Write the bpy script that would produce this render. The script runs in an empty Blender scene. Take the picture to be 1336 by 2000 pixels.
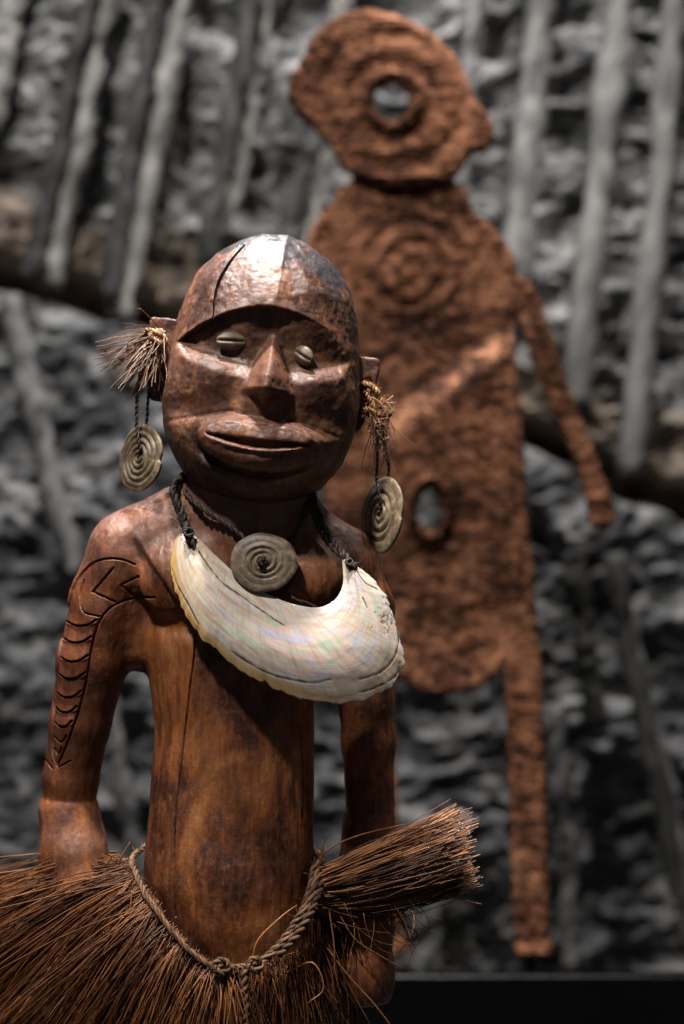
import bpy, math, random
import numpy as np
from mathutils import Vector

random.seed(7)
RNG = np.random.default_rng(11)
scene = bpy.context.scene
COL = scene.collection

# ------------------------------------------------------------------ camera, world, lamps, exposure
K = 0.0004            # metres per photograph pixel at the statue's distance
D = 1.5               # camera to statue axis
ZC = 0.56             # camera height
def U(px, py, Y=0.0):
    """photograph pixel + depth (pixels behind the statue axis) -> world point"""
    y = Y * K
    s = (D + y) / D
    return np.array([(px - 668.0) * K * s, y, ZC - (py - 1000.0) * K * s], dtype=np.float64)
def UM(px, py, y):    # the same with the depth in metres
    return U(px, py, y / K)

cam = bpy.data.cameras.new('camera')
cam_o = bpy.data.objects.new('camera', cam)
COL.objects.link(cam_o)
cam_o.location = (0, -D, ZC)
cam_o.rotation_euler = (math.radians(90), 0, 0)
cam.sensor_fit = 'VERTICAL'
cam.sensor_height = 36.0
cam.lens = 36.0 * D / (2000 * K)
cam.clip_start = 0.05
cam.clip_end = 50
cam.dof.use_dof = True
cam.dof.focus_distance = D - 0.045
cam.dof.aperture_fstop = 2.4
scene.camera = cam_o

world = bpy.data.worlds.new('World')
scene.world = world
world.use_nodes = True
world.node_tree.nodes['Background'].inputs[0].default_value = (0.9, 0.95, 1.0, 1)
world.node_tree.nodes['Background'].inputs[1].default_value = 0.055

def spot(name, loc, target, energy, size_deg, radius, color=(1, 1, 1), blend=0.6):
    l = bpy.data.lights.new(name, 'SPOT')
    l.energy = energy; l.spot_size = math.radians(size_deg); l.spot_blend = blend
    l.shadow_soft_size = radius; l.color = color
    o = bpy.data.objects.new(name, l); COL.objects.link(o)
    o.location = loc
    d = Vector(target) - Vector(loc)
    o.rotation_euler = d.to_track_quat('-Z', 'Y').to_euler()
    return o
def area(name, loc, target, energy, sx, sy, color=(1, 1, 1)):
    l = bpy.data.lights.new(name, 'AREA')
    l.shape = 'RECTANGLE'; l.size = sx; l.size_y = sy; l.energy = energy; l.color = color
    o = bpy.data.objects.new(name, l); COL.objects.link(o)
    o.location = loc
    d = Vector(target) - Vector(loc)
    o.rotation_euler = d.to_track_quat('-Z', 'Y').to_euler()
    return o

spot('case_spotlight_key', (-0.15, -0.24, 1.95), (-0.06, -0.02, 0.60), 215, 36, 0.055, (1.0, 0.955, 0.91))
spot('case_spotlight_front', (-0.50, -0.78, 1.86), (-0.06, -0.05, 0.50), 112, 30, 0.06, (1.0, 0.95, 0.89))
spot('case_spotlight_rim', (-0.22, 0.34, 1.85), (-0.06, -0.02, 0.60), 150, 32, 0.04, (0.96, 0.98, 1.0))
spot('case_spotlight_back', (0.42, 0.02, 1.95), (0.14, 0.5, 0.66), 56, 52, 0.06, (1.0, 0.95, 0.90))
spot('wall_spotlight', (-0.45, -0.45, 1.9), (-0.12, 0.7, 0.95), 85, 52, 0.06, (1.0, 0.98, 0.96))
spot('added_wall_washer', (-0.25, 0.50, 1.95), (-0.15, 0.66, 0.75), 62, 70, 0.05, (1.0, 0.98, 0.96))  # unseen lamps added to brighten the rock behind the woven figure
spot('added_wall_washer', (0.38, 0.50, 1.95), (0.30, 0.66, 0.75), 62, 70, 0.05, (1.0, 0.98, 0.96))
beam = spot('added_streak_lamp', (0.72, 0.02, 1.12), tuple(UM(930, 708, 0.48)), 230, 9, 0.01, (0.93, 0.97, 1.0), 1.0)  # unseen lamp added to stand in for a reflection in the case glass
_z = (Vector(beam.location) - Vector(UM(925, 712, 0.48))).normalized()
_x = Vector((0.79, 0.0, 0.61)); _x = (_x - _z * _x.dot(_z)).normalized(); _y = _z.cross(_x)
from mathutils import Matrix
beam.matrix_world = Matrix.Translation(beam.location) @ Matrix((_x, _y, _z)).transposed().to_4x4() @ Matrix.Diagonal((1.0, 0.17, 1.0, 1.0))

scene.view_settings.view_transform = 'Standard'
scene.view_settings.look = 'None'
scene.view_settings.exposure = 0.0
scene.view_settings.gamma = 1.0
scene.view_settings.use_curve_mapping = False
scene.render.engine = 'CYCLES'
scene.cycles.use_denoising = True
scene.cycles.max_bounces = 6

# ------------------------------------------------------------------ numpy helpers
def sstep(x, a, b):
    t = np.clip((x - a) / (b - a), 0, 1)
    return t * t * (3 - 2 * t)
def smin(a, b, k):
    h = np.clip(0.5 + 0.5 * (b - a) / k, 0, 1)
    return b + (a - b) * h - k * h * (1 - h)
def smax(a, b, k):
    return -smin(-a, -b, k)
def _hash(ix, iy, iz, seed):
    h = (ix.astype(np.uint32) * np.uint32(374761393) + iy.astype(np.uint32) * np.uint32(668265263)
         + iz.astype(np.uint32) * np.uint32(2147483647) + np.uint32((seed * 974634777 + 1013904223) & 0xffffffff))
    h ^= h >> np.uint32(13); h *= np.uint32(1274126177); h ^= h >> np.uint32(16)
    h *= np.uint32(2246822519); h ^= h >> np.uint32(15)
    return h
def _h01(ix, iy, iz, seed):
    return (_hash(ix, iy, iz, seed) & np.uint32(0xffffff)).astype(np.float32) / np.float32(0xffffff)
def vnoise(p, seed=0):
    p = np.asarray(p, dtype=np.float32)
    i = np.floor(p).astype(np.int32); f = p - i; f = f * f * f * (f * (f * 6 - 15) + 10)
    out = np.zeros(len(p), np.float32)
    for dx in (0, 1):
        wx = f[:, 0] if dx else 1 - f[:, 0]
        for dy in (0, 1):
            wy = f[:, 1] if dy else 1 - f[:, 1]
            for dz in (0, 1):
                wz = f[:, 2] if dz else 1 - f[:, 2]
                out += wx * wy * wz * _h01(i[:, 0] + dx, i[:, 1] + dy, i[:, 2] + dz, seed)
    return out * 2 - 1
def fbm(p, octv=4, seed=0, gain=0.5):
    s = np.zeros(len(p), np.float32); a = 1.0; q = np.array(p, dtype=np.float32)
    for o in range(octv):
        s += a * vnoise(q, seed + o * 17); q = q * 2.03 + 5.1; a *= gain
    return s
def cell_f1(p, seed=0):
    p = np.asarray(p, np.float32); i = np.floor(p).astype(np.int32)
    best = np.full(len(p), 9.0, np.float32)
    for dx in (-1, 0, 1):
        for dy in (-1, 0, 1):
            for dz in (-1, 0, 1):
                cx, cy, cz = i[:, 0] + dx, i[:, 1] + dy, i[:, 2] + dz
                q0 = cx + _h01(cx, cy, cz, seed) - p[:, 0]
                q1 = cy + _h01(cx, cy, cz, seed + 1) - p[:, 1]
                q2 = cz + _h01(cx, cy, cz, seed + 2) - p[:, 2]
                best = np.minimum(best, q0 * q0 + q1 * q1 + q2 * q2)
    return best                                    # squared
def poly_dist(P2, line):
    """distance of 2D points to a polyline"""
    best = np.full(len(P2), 1e9, np.float64)
    L = np.asarray(line, float)
    for a, b in zip(L[:-1], L[1:]):
        ba = b - a; pa = P2 - a
        h = np.clip((pa @ ba) / max(ba @ ba, 1e-12), 0, 1)
        d = pa - h[:, None] * ba
        best = np.minimum(best, np.hypot(d[:, 0], d[:, 1]))
    return best
def smooth_line(pts, n):
    """Catmull-Rom through pts, n samples"""
    p = np.asarray(pts, float)
    q = np.vstack([2 * p[0] - p[1], p, 2 * p[-1] - p[-2]])
    m = len(p) - 1
    t = np.linspace(0, m, n); i = np.minimum(t.astype(int), m - 1); f = (t - i)[:, None]
    p0, p1, p2, p3 = q[i], q[i + 1], q[i + 2], q[i + 3]
    return 0.5 * (2 * p1 + (p2 - p0) * f + (2 * p0 - 5 * p1 + 4 * p2 - p3) * f ** 2 + (3 * p1 - p0 - 3 * p2 + p3) * f ** 3)
def resample(line, n):
    L = np.asarray(line, float)
    s = np.concatenate([[0], np.cumsum(np.linalg.norm(np.diff(L, axis=0), axis=1))])
    t = np.linspace(0, s[-1], n)
    return np.stack([np.interp(t, s, L[:, c]) for c in range(L.shape[1])], 1)
def to_px(v):
    """world -> photograph pixel (used to place carving lines on the model)"""
    s = (D + v[:, 1]) / D
    return np.stack([v[:, 0] / (K * s) + 668.0, 1000.0 - (v[:, 2] - ZC) / (K * s)], 1)

# ------------------------------------------------------------------ surface nets
def surface_nets(sdf, lo, hi, h, slack=1.6):
    lo = np.asarray(lo, float); B = 8
    nb = np.ceil((np.asarray(hi) - lo) / (h * B)).astype(int)
    n = nb * B
    bc = np.stack(np.meshgrid(*[np.arange(nb[a]) for a in range(3)], indexing='ij'), -1).reshape(-1, 3)
    cen = lo + (bc * B + (B - 1) / 2) * h
    dc = sdf(cen.astype(np.float32))
    act = np.abs(dc) < h * B * 0.87 * slack
    G = np.repeat(np.repeat(np.repeat(np.where(dc < 0, -1.0, 1.0).astype(np.float32).reshape(nb), B, 0), B, 1), B, 2)
    off = np.stack(np.meshgrid(*[np.arange(B)] * 3, indexing='ij'), -1).reshape(-1, 3)
    ab = bc[act]
    CH = 2000
    for s in range(0, len(ab), CH):
        idx = (ab[s:s + CH, None, :] * B + off[None]).reshape(-1, 3)
        G[idx[:, 0], idx[:, 1], idx[:, 2]] = sdf((lo + idx * h).astype(np.float32))
    ins = G < 0
    cnt = np.zeros(tuple(n - 1), np.uint8)
    for dx in (0, 1):
        for dy in (0, 1):
            for dz in (0, 1):
                cnt += ins[dx:n[0] - 1 + dx, dy:n[1] - 1 + dy, dz:n[2] - 1 + dz]
    cells = np.argwhere((cnt > 0) & (cnt < 8))
    idmap = np.full(tuple(n - 1), -1, np.int32)
    idmap[cells[:, 0], cells[:, 1], cells[:, 2]] = np.arange(len(cells))
    corn = [(dx, dy, dz) for dx in (0, 1) for dy in (0, 1) for dz in (0, 1)]
    val = np.stack([G[cells[:, 0] + c[0], cells[:, 1] + c[1], cells[:, 2] + c[2]] for c in corn], 1)
    acc = np.zeros((len(cells), 3)); num = np.zeros(len(cells))
    for a in range(8):
        for b in range(a + 1, 8):
            ca, cb = np.array(corn[a]), np.array(corn[b])
            if np.abs(ca - cb).sum() != 1: continue
            m = (val[:, a] < 0) != (val[:, b] < 0)
            t = val[m, a] / (val[m, a] - val[m, b])
            acc[m] += ca + (cb - ca) * t[:, None]; num[m] += 1
    verts = lo + (cells + acc / num[:, None]) * h
    quads = []
    for ax in range(3):
        b_, c_ = (ax + 1) % 3, (ax + 2) % 3
        sl0 = [slice(None)] * 3; sl1 = [slice(None)] * 3
        sl0[ax] = slice(0, -1); sl1[ax] = slice(1, None)
        e = np.argwhere(ins[tuple(sl0)] != ins[tuple(sl1)])
        e = e[(e[:, b_] > 0) & (e[:, c_] > 0) & (e[:, b_] < n[b_] - 1) & (e[:, c_] < n[c_] - 1)]
        def cid(db, dc_):
            q = e.copy(); q[:, b_] -= db; q[:, c_] -= dc_
            return idmap[q[:, 0], q[:, 1], q[:, 2]]
        q = np.stack([cid(1, 1), cid(0, 1), cid(0, 0), cid(1, 0)], 1)
        flip = ~ins[e[:, 0], e[:, 1], e[:, 2]]
        q[flip] = q[flip][:, ::-1]
        quads.append(q)
    return verts, np.vstack(quads)

def vnormals(v, q):
    fn = np.cross(v[q[:, 2]] - v[q[:, 0]], v[q[:, 3]] - v[q[:, 1]])
    n = np.zeros_like(v)
    for c in range(4):
        for a in range(3):
            n[:, a] += np.bincount(q[:, c], fn[:, a], len(v))
    return n / np.maximum(np.linalg.norm(n, axis=1, keepdims=True), 1e-12)

def refine(v, q, mask_v):
    """split every quad that touches mask_v into four"""
    sel = mask_v[q].any(1)
    qs = q[sel]
    if len(qs) == 0: return v, q
    ed = np.sort(np.stack([qs, np.roll(qs, -1, 1)], -1).reshape(-1, 2), 1)
    ue, inv = np.unique(ed, axis=0, return_inverse=True)
    inv = inv.reshape(-1, 4)
    nv = len(v)
    mid = (v[ue[:, 0]] + v[ue[:, 1]]) / 2
    cen = v[qs].mean(1)
    m = inv + nv; c = np.arange(len(qs)) + nv + len(ue)
    new = [np.stack([qs[:, i], m[:, i], c, m[:, (i + 3) % 4]], 1) for i in range(4)]
    return np.vstack([v, mid, cen]), np.vstack([q[~sel]] + new)

# ------------------------------------------------------------------ object helpers
def mesh_from(name, v, f, smooth=True):
    me = bpy.data.meshes.new(name)
    v = np.asarray(v, np.float32); f = np.asarray(f, np.int32)
    me.vertices.add(len(v)); me.vertices.foreach_set('co', v.ravel())
    k = f.shape[1]
    me.loops.add(f.size); me.loops.foreach_set('vertex_index', f.ravel())
    me.polygons.add(len(f)); me.polygons.foreach_set('loop_start', np.arange(len(f), dtype=np.int32) * k)
    me.update(calc_edges=True)
    if smooth: me.shade_smooth()
    return me
def attr(me, name, vals):
    a = me.attributes.new(name, 'FLOAT', 'POINT'); a.data.foreach_set('value', np.asarray(vals, np.float32))
def obj(name, me, mat, parent=None, local=True):
    o = bpy.data.objects.new(name, me); COL.objects.link(o)
    if mat: me.materials.append(mat)
    if parent:
        o.parent = parent
        o.matrix_parent_inverse = parent_world(parent).inverted()
    return o
def parent_world(p):
    from mathutils import Matrix
    m = Matrix.Translation(p.location)
    return m if p.type == 'EMPTY' else Matrix()
def thing(name, label, cat, loc=(0, 0, 0), group=None):
    o = bpy.data.objects.new(name, None); COL.objects.link(o)
    o.empty_display_size = 0.03
    o.location = loc
    tag(o, label, cat, group)
    return o
def tag(o, label, cat, group=None):
    o['label'] = label; o['category'] = cat
    if group: o['group'] = group
def tubes(lines, radii, sides=4, twist=0.0):
    """many tubes in one array pair; lines: list of (n,3); radii: scalar or (n,) each"""
    V = []; F = []; base = 0; TID = []
    ang = np.arange(sides) * 2 * math.pi / sides
    for li, L in enumerate(lines):
        L = np.asarray(L, float); n = len(L)
        r = radii[li] if not np.isscalar(radii) else radii
        r = np.broadcast_to(np.asarray(r, float), (n,))
        T = np.gradient(L, axis=0); T /= np.maximum(np.linalg.norm(T, axis=1, keepdims=True), 1e-12)
        t0 = T.mean(0)
        up = np.array([0, 1.0, 0]) if abs(t0[1]) < 0.8 * np.linalg.norm(t0) else np.array([1.0, 0, 0])
        A = np.cross(T, up); A /= np.maximum(np.linalg.norm(A, axis=1, keepdims=True), 1e-9)
        Bv = np.cross(T, A)
        ring = L[:, None] + r[:, None, None] * (np.cos(ang)[None, :, None] * A[:, None] + np.sin(ang)[None, :, None] * Bv[:, None])
        V.append(ring.reshape(-1, 3))
        i = np.arange(n - 1)[:, None] * sides; j = np.arange(sides)[None]; j2 = (j + 1) % sides
        q = np.stack([i + j, i + j2, i + sides + j2, i + sides + j], -1).reshape(-1, 4) + base
        F.append(q)
        if sides == 4:
            F.append(np.array([[3, 2, 1, 0], [base * 0 + (n - 1) * 4 + c for c in range(4)]]) + base)
        TID.append(np.full(n * sides, RNG.random()))
        base += n * sides
    return np.vstack(V), np.vstack(F), np.concatenate(TID)
def rope(path, r, strands=2, pitch=None, n=None, jitter=0.12):
    """twisted strands round a path"""
    path = np.asarray(path, float)
    ln = np.linalg.norm(np.diff(path, axis=0), axis=1).sum()
    pitch = pitch or r * 5
    n = n or max(12, int(ln / (pitch / 9)))
    P_ = resample(path, n)
    T = np.gradient(P_, axis=0); T /= np.linalg.norm(T, axis=1, keepdims=True)
    up = np.array([0.05, 1.0, 0.1])
    A = np.cross(T, up); A /= np.linalg.norm(A, axis=1, keepdims=True); Bv = np.cross(T, A)
    ph = np.linspace(0, ln / pitch * 2 * math.pi, n)
    out = []; rad = []
    for s in range(strands):
        a = ph + s * 2 * math.pi / strands
        rr = r * 0.55 * (1 + jitter * np.interp(np.arange(n), np.linspace(0, n, 12), RNG.normal(size=12)))
        out.append(P_ + rr[:, None] * (np.cos(a)[:, None] * A + np.sin(a)[:, None] * Bv))
        rad.append(np.full(n, r * (0.62 if strands == 2 else 0.5)))
    return out, rad

# ------------------------------------------------------------------ material helpers
def new_mat(name):
    m = bpy.data.materials.new(name); m.use_nodes = True
    nt = m.node_tree; b = nt.nodes['Principled BSDF']
    return m, nt, b
def N(nt, t, **kw):
    n = nt.nodes.new(t)
    for k, v in kw.items(): setattr(n, k, v)
    return n
def lk(nt, a, b): nt.links.new(a, b)
def ramp(nt, src, stops, interp='LINEAR'):
    r = N(nt, 'ShaderNodeValToRGB'); cr = r.color_ramp; cr.interpolation = interp
    while len(cr.elements) < len(stops): cr.elements.new(0.5)
    for e, (p, c) in zip(cr.elements, stops):
        e.position = p; e.color = (*c, 1) if len(c) == 3 else c
    lk(nt, src, r.inputs[0]); return r.outputs[0]
def noise(nt, vec, scale, detail=6, rough=0.6, dist=0.0):
    n = N(nt, 'ShaderNodeTexNoise'); n.inputs['Scale'].default_value = scale
    n.inputs['Detail'].default_value = detail; n.inputs['Roughness'].default_value = rough
    n.inputs['Distortion'].default_value = dist
    lk(nt, vec, n.inputs['Vector']); return n.outputs[0]
def mapping(nt, vec, scale=(1, 1, 1), rot=(0, 0, 0)):
    m = N(nt, 'ShaderNodeMapping'); m.inputs['Scale'].default_value = scale; m.inputs['Rotation'].default_value = rot
    lk(nt, vec, m.inputs['Vector']); return m.outputs[0]
def mix(nt, fac, a, b, mode='MIX'):
    m = N(nt, 'ShaderNodeMix', data_type='RGBA', blend_type=mode)
    for s, val in ((m.inputs[0], fac), (m.inputs[6], a), (m.inputs[7], b)):
        if isinstance(val, (int, float)): s.default_value = val
        elif isinstance(val, tuple): s.default_value = (*val, 1) if len(val) == 3 else val
        else: lk(nt, val, s)
    return m.outputs[2]
def math_(nt, op, a, b=0.0):
    m = N(nt, 'ShaderNodeMath', operation=op)
    for s, val in ((m.inputs[0], a), (m.inputs[1], b)):
        if isinstance(val, (int, float)): s.default_value = val
        else: lk(nt, val, s)
    return m.outputs[0]
def bump(nt, b, h, strength, dist, prev=None):
    n = N(nt, 'ShaderNodeBump'); n.inputs['Strength'].default_value = strength; n.inputs['Distance'].default_value = dist
    lk(nt, h, n.inputs['Height'])
    if prev: lk(nt, prev, n.inputs['Normal'])
    lk(nt, n.outputs[0], b.inputs['Normal']); return n.outputs[0]
def geo_pos(nt): return N(nt, 'ShaderNodeTexCoord').outputs['Object']

def mat_wood(name, painted=False):
    STOPS = [(0.32, (0.018, 0.0085, 0.0065)), (0.44, (0.046, 0.019, 0.013)), (0.53, (0.088, 0.036, 0.022)), (0.61, (0.155, 0.066, 0.036)), (0.74, (0.27, 0.135, 0.07))] if painted else [(0.36, (0.016, 0.0058, 0.0038)), (0.44, (0.062, 0.0180, 0.0080)), (0.51, (0.145, 0.043, 0.0150)), (0.58, (0.27, 0.088, 0.026)), (0.70, (0.45, 0.19, 0.060))]
    m, nt, b = new_mat(name)
    p = geo_pos(nt)
    grain = noise(nt, mapping(nt, p, (1, 1, 0.09)), 260, 5, 0.65, 0.3)
    patch = noise(nt, mapping(nt, p, (1, 1, 0.6)), 26, 6, 0.62, 0.6)
    big = noise(nt, p, 9, 3, 0.5)
    fine = noise(nt, p, 420, 4, 0.7)
    t = math_(nt, 'ADD', math_(nt, 'MULTIPLY', patch, 0.62), math_(nt, 'MULTIPLY', big, 0.38))
    t = math_(nt, 'ADD', t, math_(nt, 'MULTIPLY', math_(nt, 'SUBTRACT', grain, 0.5), 0.22))
    c = ramp(nt, t, STOPS)
    # worn rubbed spots with warm raw wood
    worn = ramp(nt, noise(nt, mapping(nt, p, (1, 1, 0.5)), 58, 7, 0.72, 0.8), [(0.56, (0, 0, 0)), (0.70, (1, 1, 1))])
    c = mix(nt, math_(nt, 'MULTIPLY', worn, 0.55), c, (0.26, 0.10, 0.036))
    # flecks of raw wood and of black where the finish is chipped
    fl1 = ramp(nt, noise(nt, mapping(nt, p, (1, 1, 0.55)), 170, 6, 0.72, 0.6), [(0.57, (0, 0, 0)), (0.66, (1, 1, 1))])
    c = mix(nt, math_(nt, 'MULTIPLY', fl1, 0.5), c, (0.30, 0.125, 0.048))
    fl2 = ramp(nt, noise(nt, mapping(nt, p, (1.1, 1.1, 0.5)), 115, 7, 0.75, 0.5), [(0.54, (0, 0, 0)), (0.66, (1, 1, 1))])
    c = mix(nt, math_(nt, 'MULTIPLY', fl2, 0.55 if painted else 0.28), c, (0.022, 0.010, 0.007))
    ctr = math_(nt, 'ABSOLUTE', math_(nt, 'SUBTRACT', noise(nt, mapping(nt, p, (1, 1, 0.6)), 24, 3, 0.5, 0.5), 0.5))
    c = mix(nt, ramp(nt, ctr, [(0.0, (0.18,) * 3), (0.03, (0, 0, 0))]), c, (0.33, 0.14, 0.045))
    # soot smears
    soot = ramp(nt, noise(nt, mapping(nt, p, (1.2, 1.2, 0.45)), 17, 6, 0.65, 1.1), [(0.52, (0, 0, 0)), (0.66, (1, 1, 1))])
    c = mix(nt, math_(nt, 'MULTIPLY', soot, 0.55 if painted else 0.36), c, (0.018, 0.0085, 0.007))
    if painted:
        a = N(nt, 'ShaderNodeAttribute', attribute_name='paint').outputs['Fac']
        pm = math_(nt, 'ADD', a, math_(nt, 'MULTIPLY', math_(nt, 'SUBTRACT', noise(nt, p, 38, 8, 0.75, 0.8), 0.5), 2.2))
        pm = ramp(nt, pm, [(0.42, (0, 0, 0)), (0.64, (1, 1, 1))])
        c = mix(nt, math_(nt, 'MULTIPLY', pm, 0.88), c, (0.026, 0.026, 0.030))
        pk = ramp(nt, noise(nt, p, 14, 4, 0.6), [(0.5, (0, 0, 0)), (0.68, (1, 1, 1))])
        c = mix(nt, math_(nt, 'MULTIPLY', pk, 0.35), c, (0.17, 0.085, 0.065))
    else:
        du = N(nt, 'ShaderNodeAttribute', attribute_name='dust').outputs['Fac']
        du = math_(nt, 'MULTIPLY', du, ramp(nt, noise(nt, p, 34, 6, 0.7, 0.4), [(0.3, (0.25,) * 3), (0.65, (0.9,) * 3)]))
        c = mix(nt, du, c, (0.175, 0.088, 0.066))
        ru = N(nt, 'ShaderNodeAttribute', attribute_name='ruddy').outputs['Fac']
        c = mix(nt, math_(nt, 'MULTIPLY', ru, 0.6), c, mix(nt, grain, (0.045, 0.014, 0.008), (0.14, 0.042, 0.018)))
    lk(nt, c, b.inputs['Base Color'])
    rr = ramp(nt, noise(nt, p, 75, 6, 0.7), [(0.32, (0.25,) * 3), (0.66, (0.68,) * 3)])
    if painted: rr = mix(nt, math_(nt, 'MULTIPLY', pm, 0.6), rr, (0.24, 0.24, 0.24))
    lk(nt, rr, b.inputs['Roughness'])
    b.inputs['Specular IOR Level'].default_value = 0.42
    n1 = bump(nt, b, grain, 0.30, 0.0012)
    n2 = bump(nt, b, fine, 0.22, 0.0008, n1)
    bump(nt, b, noise(nt, p, 150, 6, 0.75, 0.4), 0.4, 0.0018, n2)
    return m
def mat_fibre(name, dark, mid, light, rough=0.5):
    m, nt, b = new_mat(name)
    a = N(nt, 'ShaderNodeAttribute', attribute_name='tone').outputs['Fac']
    p = geo_pos(nt)
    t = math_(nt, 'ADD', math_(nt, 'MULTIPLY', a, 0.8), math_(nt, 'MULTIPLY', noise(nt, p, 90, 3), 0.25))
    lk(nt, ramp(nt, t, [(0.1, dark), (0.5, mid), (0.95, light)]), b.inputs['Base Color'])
    b.inputs['Roughness'].default_value = rough
    b.inputs['Specular IOR Level'].default_value = 0.45
    return m
def mat_disc(name):
    m, nt, b = new_mat(name)
    p = geo_pos(nt)
    c = ramp(nt, noise(nt, p, 130, 6, 0.7, 0.5), [(0.28, (0.030, 0.020, 0.013)), (0.5, (0.135, 0.095, 0.058)), (0.72, (0.30, 0.225, 0.145))])
    g = N(nt, 'ShaderNodeAttribute', attribute_name='groove').outputs['Fac']
    c = mix(nt, math_(nt, 'MULTIPLY', g, 0.55), c, (0.05, 0.032, 0.02))   # darker along the spiral line
    lk(nt, c, b.inputs['Base Color'])
    b.inputs['Roughness'].default_value = 0.5
    bump(nt, b, noise(nt, p, 500, 4), 0.2, 0.0006)
    return m
def mat_cowrie():
    m, nt, b = new_mat('cowrie')
    p = geo_pos(nt)
    c = ramp(nt, noise(nt, p, 160, 5, 0.6), [(0.3, (0.06, 0.038, 0.021)), (0.7, (0.16, 0.11, 0.066))])
    lk(nt, c, b.inputs['Base Color']); b.inputs['Roughness'].default_value = 0.5
    bump(nt, b, noise(nt, p, 700, 3), 0.15, 0.0005)
    return m
def mat_nacre():
    m, nt, b = new_mat('mother_of_pearl')
    uv = N(nt, 'ShaderNodeTexCoord').outputs['UV']
    p = geo_pos(nt)
    sx = N(nt, 'ShaderNodeSeparateXYZ'); lk(nt, uv, sx.inputs[0])
    s_ = sx.outputs[1]; t_ = sx.outputs[0]
    cloud = noise(nt, mapping(nt, uv, (3.2, 5, 1)), 2.2, 6, 0.62, 0.8)
    c = ramp(nt, cloud, [(0.34, (0.31, 0.235, 0.14)), (0.46, (0.47, 0.41, 0.30)), (0.56, (0.57, 0.535, 0.46)), (0.70, (0.63, 0.61, 0.565))])
    # structural colour of the pearl layer, in growth bands
    band = noise(nt, mapping(nt, uv, (3.4, 2.8, 1)), 2.0, 5, 0.6, 0.7)
    tint = ramp(nt, band, [(0.34, (0.40, 0.58, 0.46)), (0.42, (0.62, 0.56, 0.44)), (0.48, (0.74, 0.46, 0.42)), (0.54, (0.60, 0.55, 0.50)), (0.60, (0.50, 0.43, 0.62)), (0.68, (0.42, 0.60, 0.54))])
    at = N(nt, 'ShaderNodeAttribute', attribute_name='sheen').outputs['Fac']
    c = mix(nt, math_(nt, 'MULTIPLY', at, 0.85), c, tint)
    # radial streaks
    rad = noise(nt, mapping(nt, uv, (46, 1.6, 1)), 1.6, 5, 0.65, 0.4)
    c = mix(nt, ramp(nt, rad, [(0.48, (0, 0, 0)), (0.70, (0.55,) * 3)]), c, (0.36, 0.27, 0.17))
    # amber old edge
    ye = N(nt, 'ShaderNodeAttribute', attribute_name='amber').outputs['Fac']
    ye2 = math_(nt, 'MULTIPLY', ye, math_(nt, 'ADD', 0.45, noise(nt, p, 60, 5, 0.7)))
    c = mix(nt, ye2, c, (0.46, 0.27, 0.085))
    mk = N(nt, 'ShaderNodeAttribute', attribute_name='mark').outputs['Fac']
    c = mix(nt, mk, c, (0.07, 0.045, 0.03))
    lk(nt, c, b.inputs['Base Color'])
    b.inputs['Roughness'].default_value = 0.25
    b.inputs['Subsurface Weight'].default_value = 0.0
    b.inputs['Coat Weight'].default_value = 0.9
    b.inputs['Coat Roughness'].default_value = 0.12
    b.inputs['Thin Film Thickness'].default_value = 520
    b.inputs['Thin Film IOR'].default_value = 1.55
    n1 = bump(nt, b, noise(nt, mapping(nt, uv, (3, 34, 1)), 1.6, 5, 0.6, 0.6), 0.12, 0.0012)
    bump(nt, b, noise(nt, mapping(nt, uv, (60, 5, 1)), 1.4, 5, 0.65), 0.22, 0.0010, n1)
    return m
def mat_woven():
    m, nt, b = new_mat('red_ochre_weave')
    p = geo_pos(nt)
    t = math_(nt, 'ADD', math_(nt, 'MULTIPLY', noise(nt, p, 11, 4, 0.6), 0.45), math_(nt, 'MULTIPLY', noise(nt, mapping(nt, p, (1, 1, 2.2)), 52, 3, 0.6), 0.55))
    t = math_(nt, 'ADD', t, math_(nt, 'MULTIPLY', math_(nt, 'SUBTRACT', noise(nt, mapping(nt, p, (1, 1, 1.8)), 150, 3, 0.6), 0.5), 0.45))
    c = ramp(nt, t, [(0.40, (0.030, 0.013, 0.008)), (0.5, (0.150, 0.061, 0.032)), (0.60, (0.38, 0.17, 0.092))])
    lk(nt, c, b.inputs['Base Color']); b.inputs['Roughness'].default_value = 0.9
    b.inputs['Specular IOR Level'].default_value = 0.15
    bump(nt, b, noise(nt, p, 330, 4, 0.75), 0.6, 0.003)
    return m
def mat_rock():
    m, nt, b = new_mat('limestone')
    p = geo_pos(nt)
    t = math_(nt, 'ADD', math_(nt, 'MULTIPLY', noise(nt, mapping(nt, p, (0.8, 1, 2.2)), 9, 8, 0.7, 0.5), 0.5), math_(nt, 'MULTIPLY', noise(nt, mapping(nt, p, (1, 1, 1.7)), 34, 6, 0.72, 0.4), 0.5))
    c = ramp(nt, t, [(0.38, (0.028, 0.028, 0.030)), (0.47, (0.105, 0.104, 0.103)), (0.54, (0.23, 0.227, 0.222)), (0.66, (0.46, 0.45, 0.435))])
    e = N(nt, 'ShaderNodeAttribute', attribute_name='earth').outputs['Fac']
    c = mix(nt, math_(nt, 'MULTIPLY', e, 0.85), c, ramp(nt, noise(nt, p, 22, 6, 0.7), [(0.35, (0.035, 0.025, 0.017)), (0.65, (0.36, 0.27, 0.19))]))
    dk = N(nt, 'ShaderNodeAttribute', attribute_name='slate').outputs['Fac']
    c = mix(nt, math_(nt, 'MULTIPLY', dk, 0.32), c, (0.040, 0.045, 0.055))
    lk(nt, c, b.inputs['Base Color']); b.inputs['Roughness'].default_value = 0.8
    bump(nt, b, noise(nt, p, 120, 6, 0.7), 0.6, 0.006)
    return m
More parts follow.
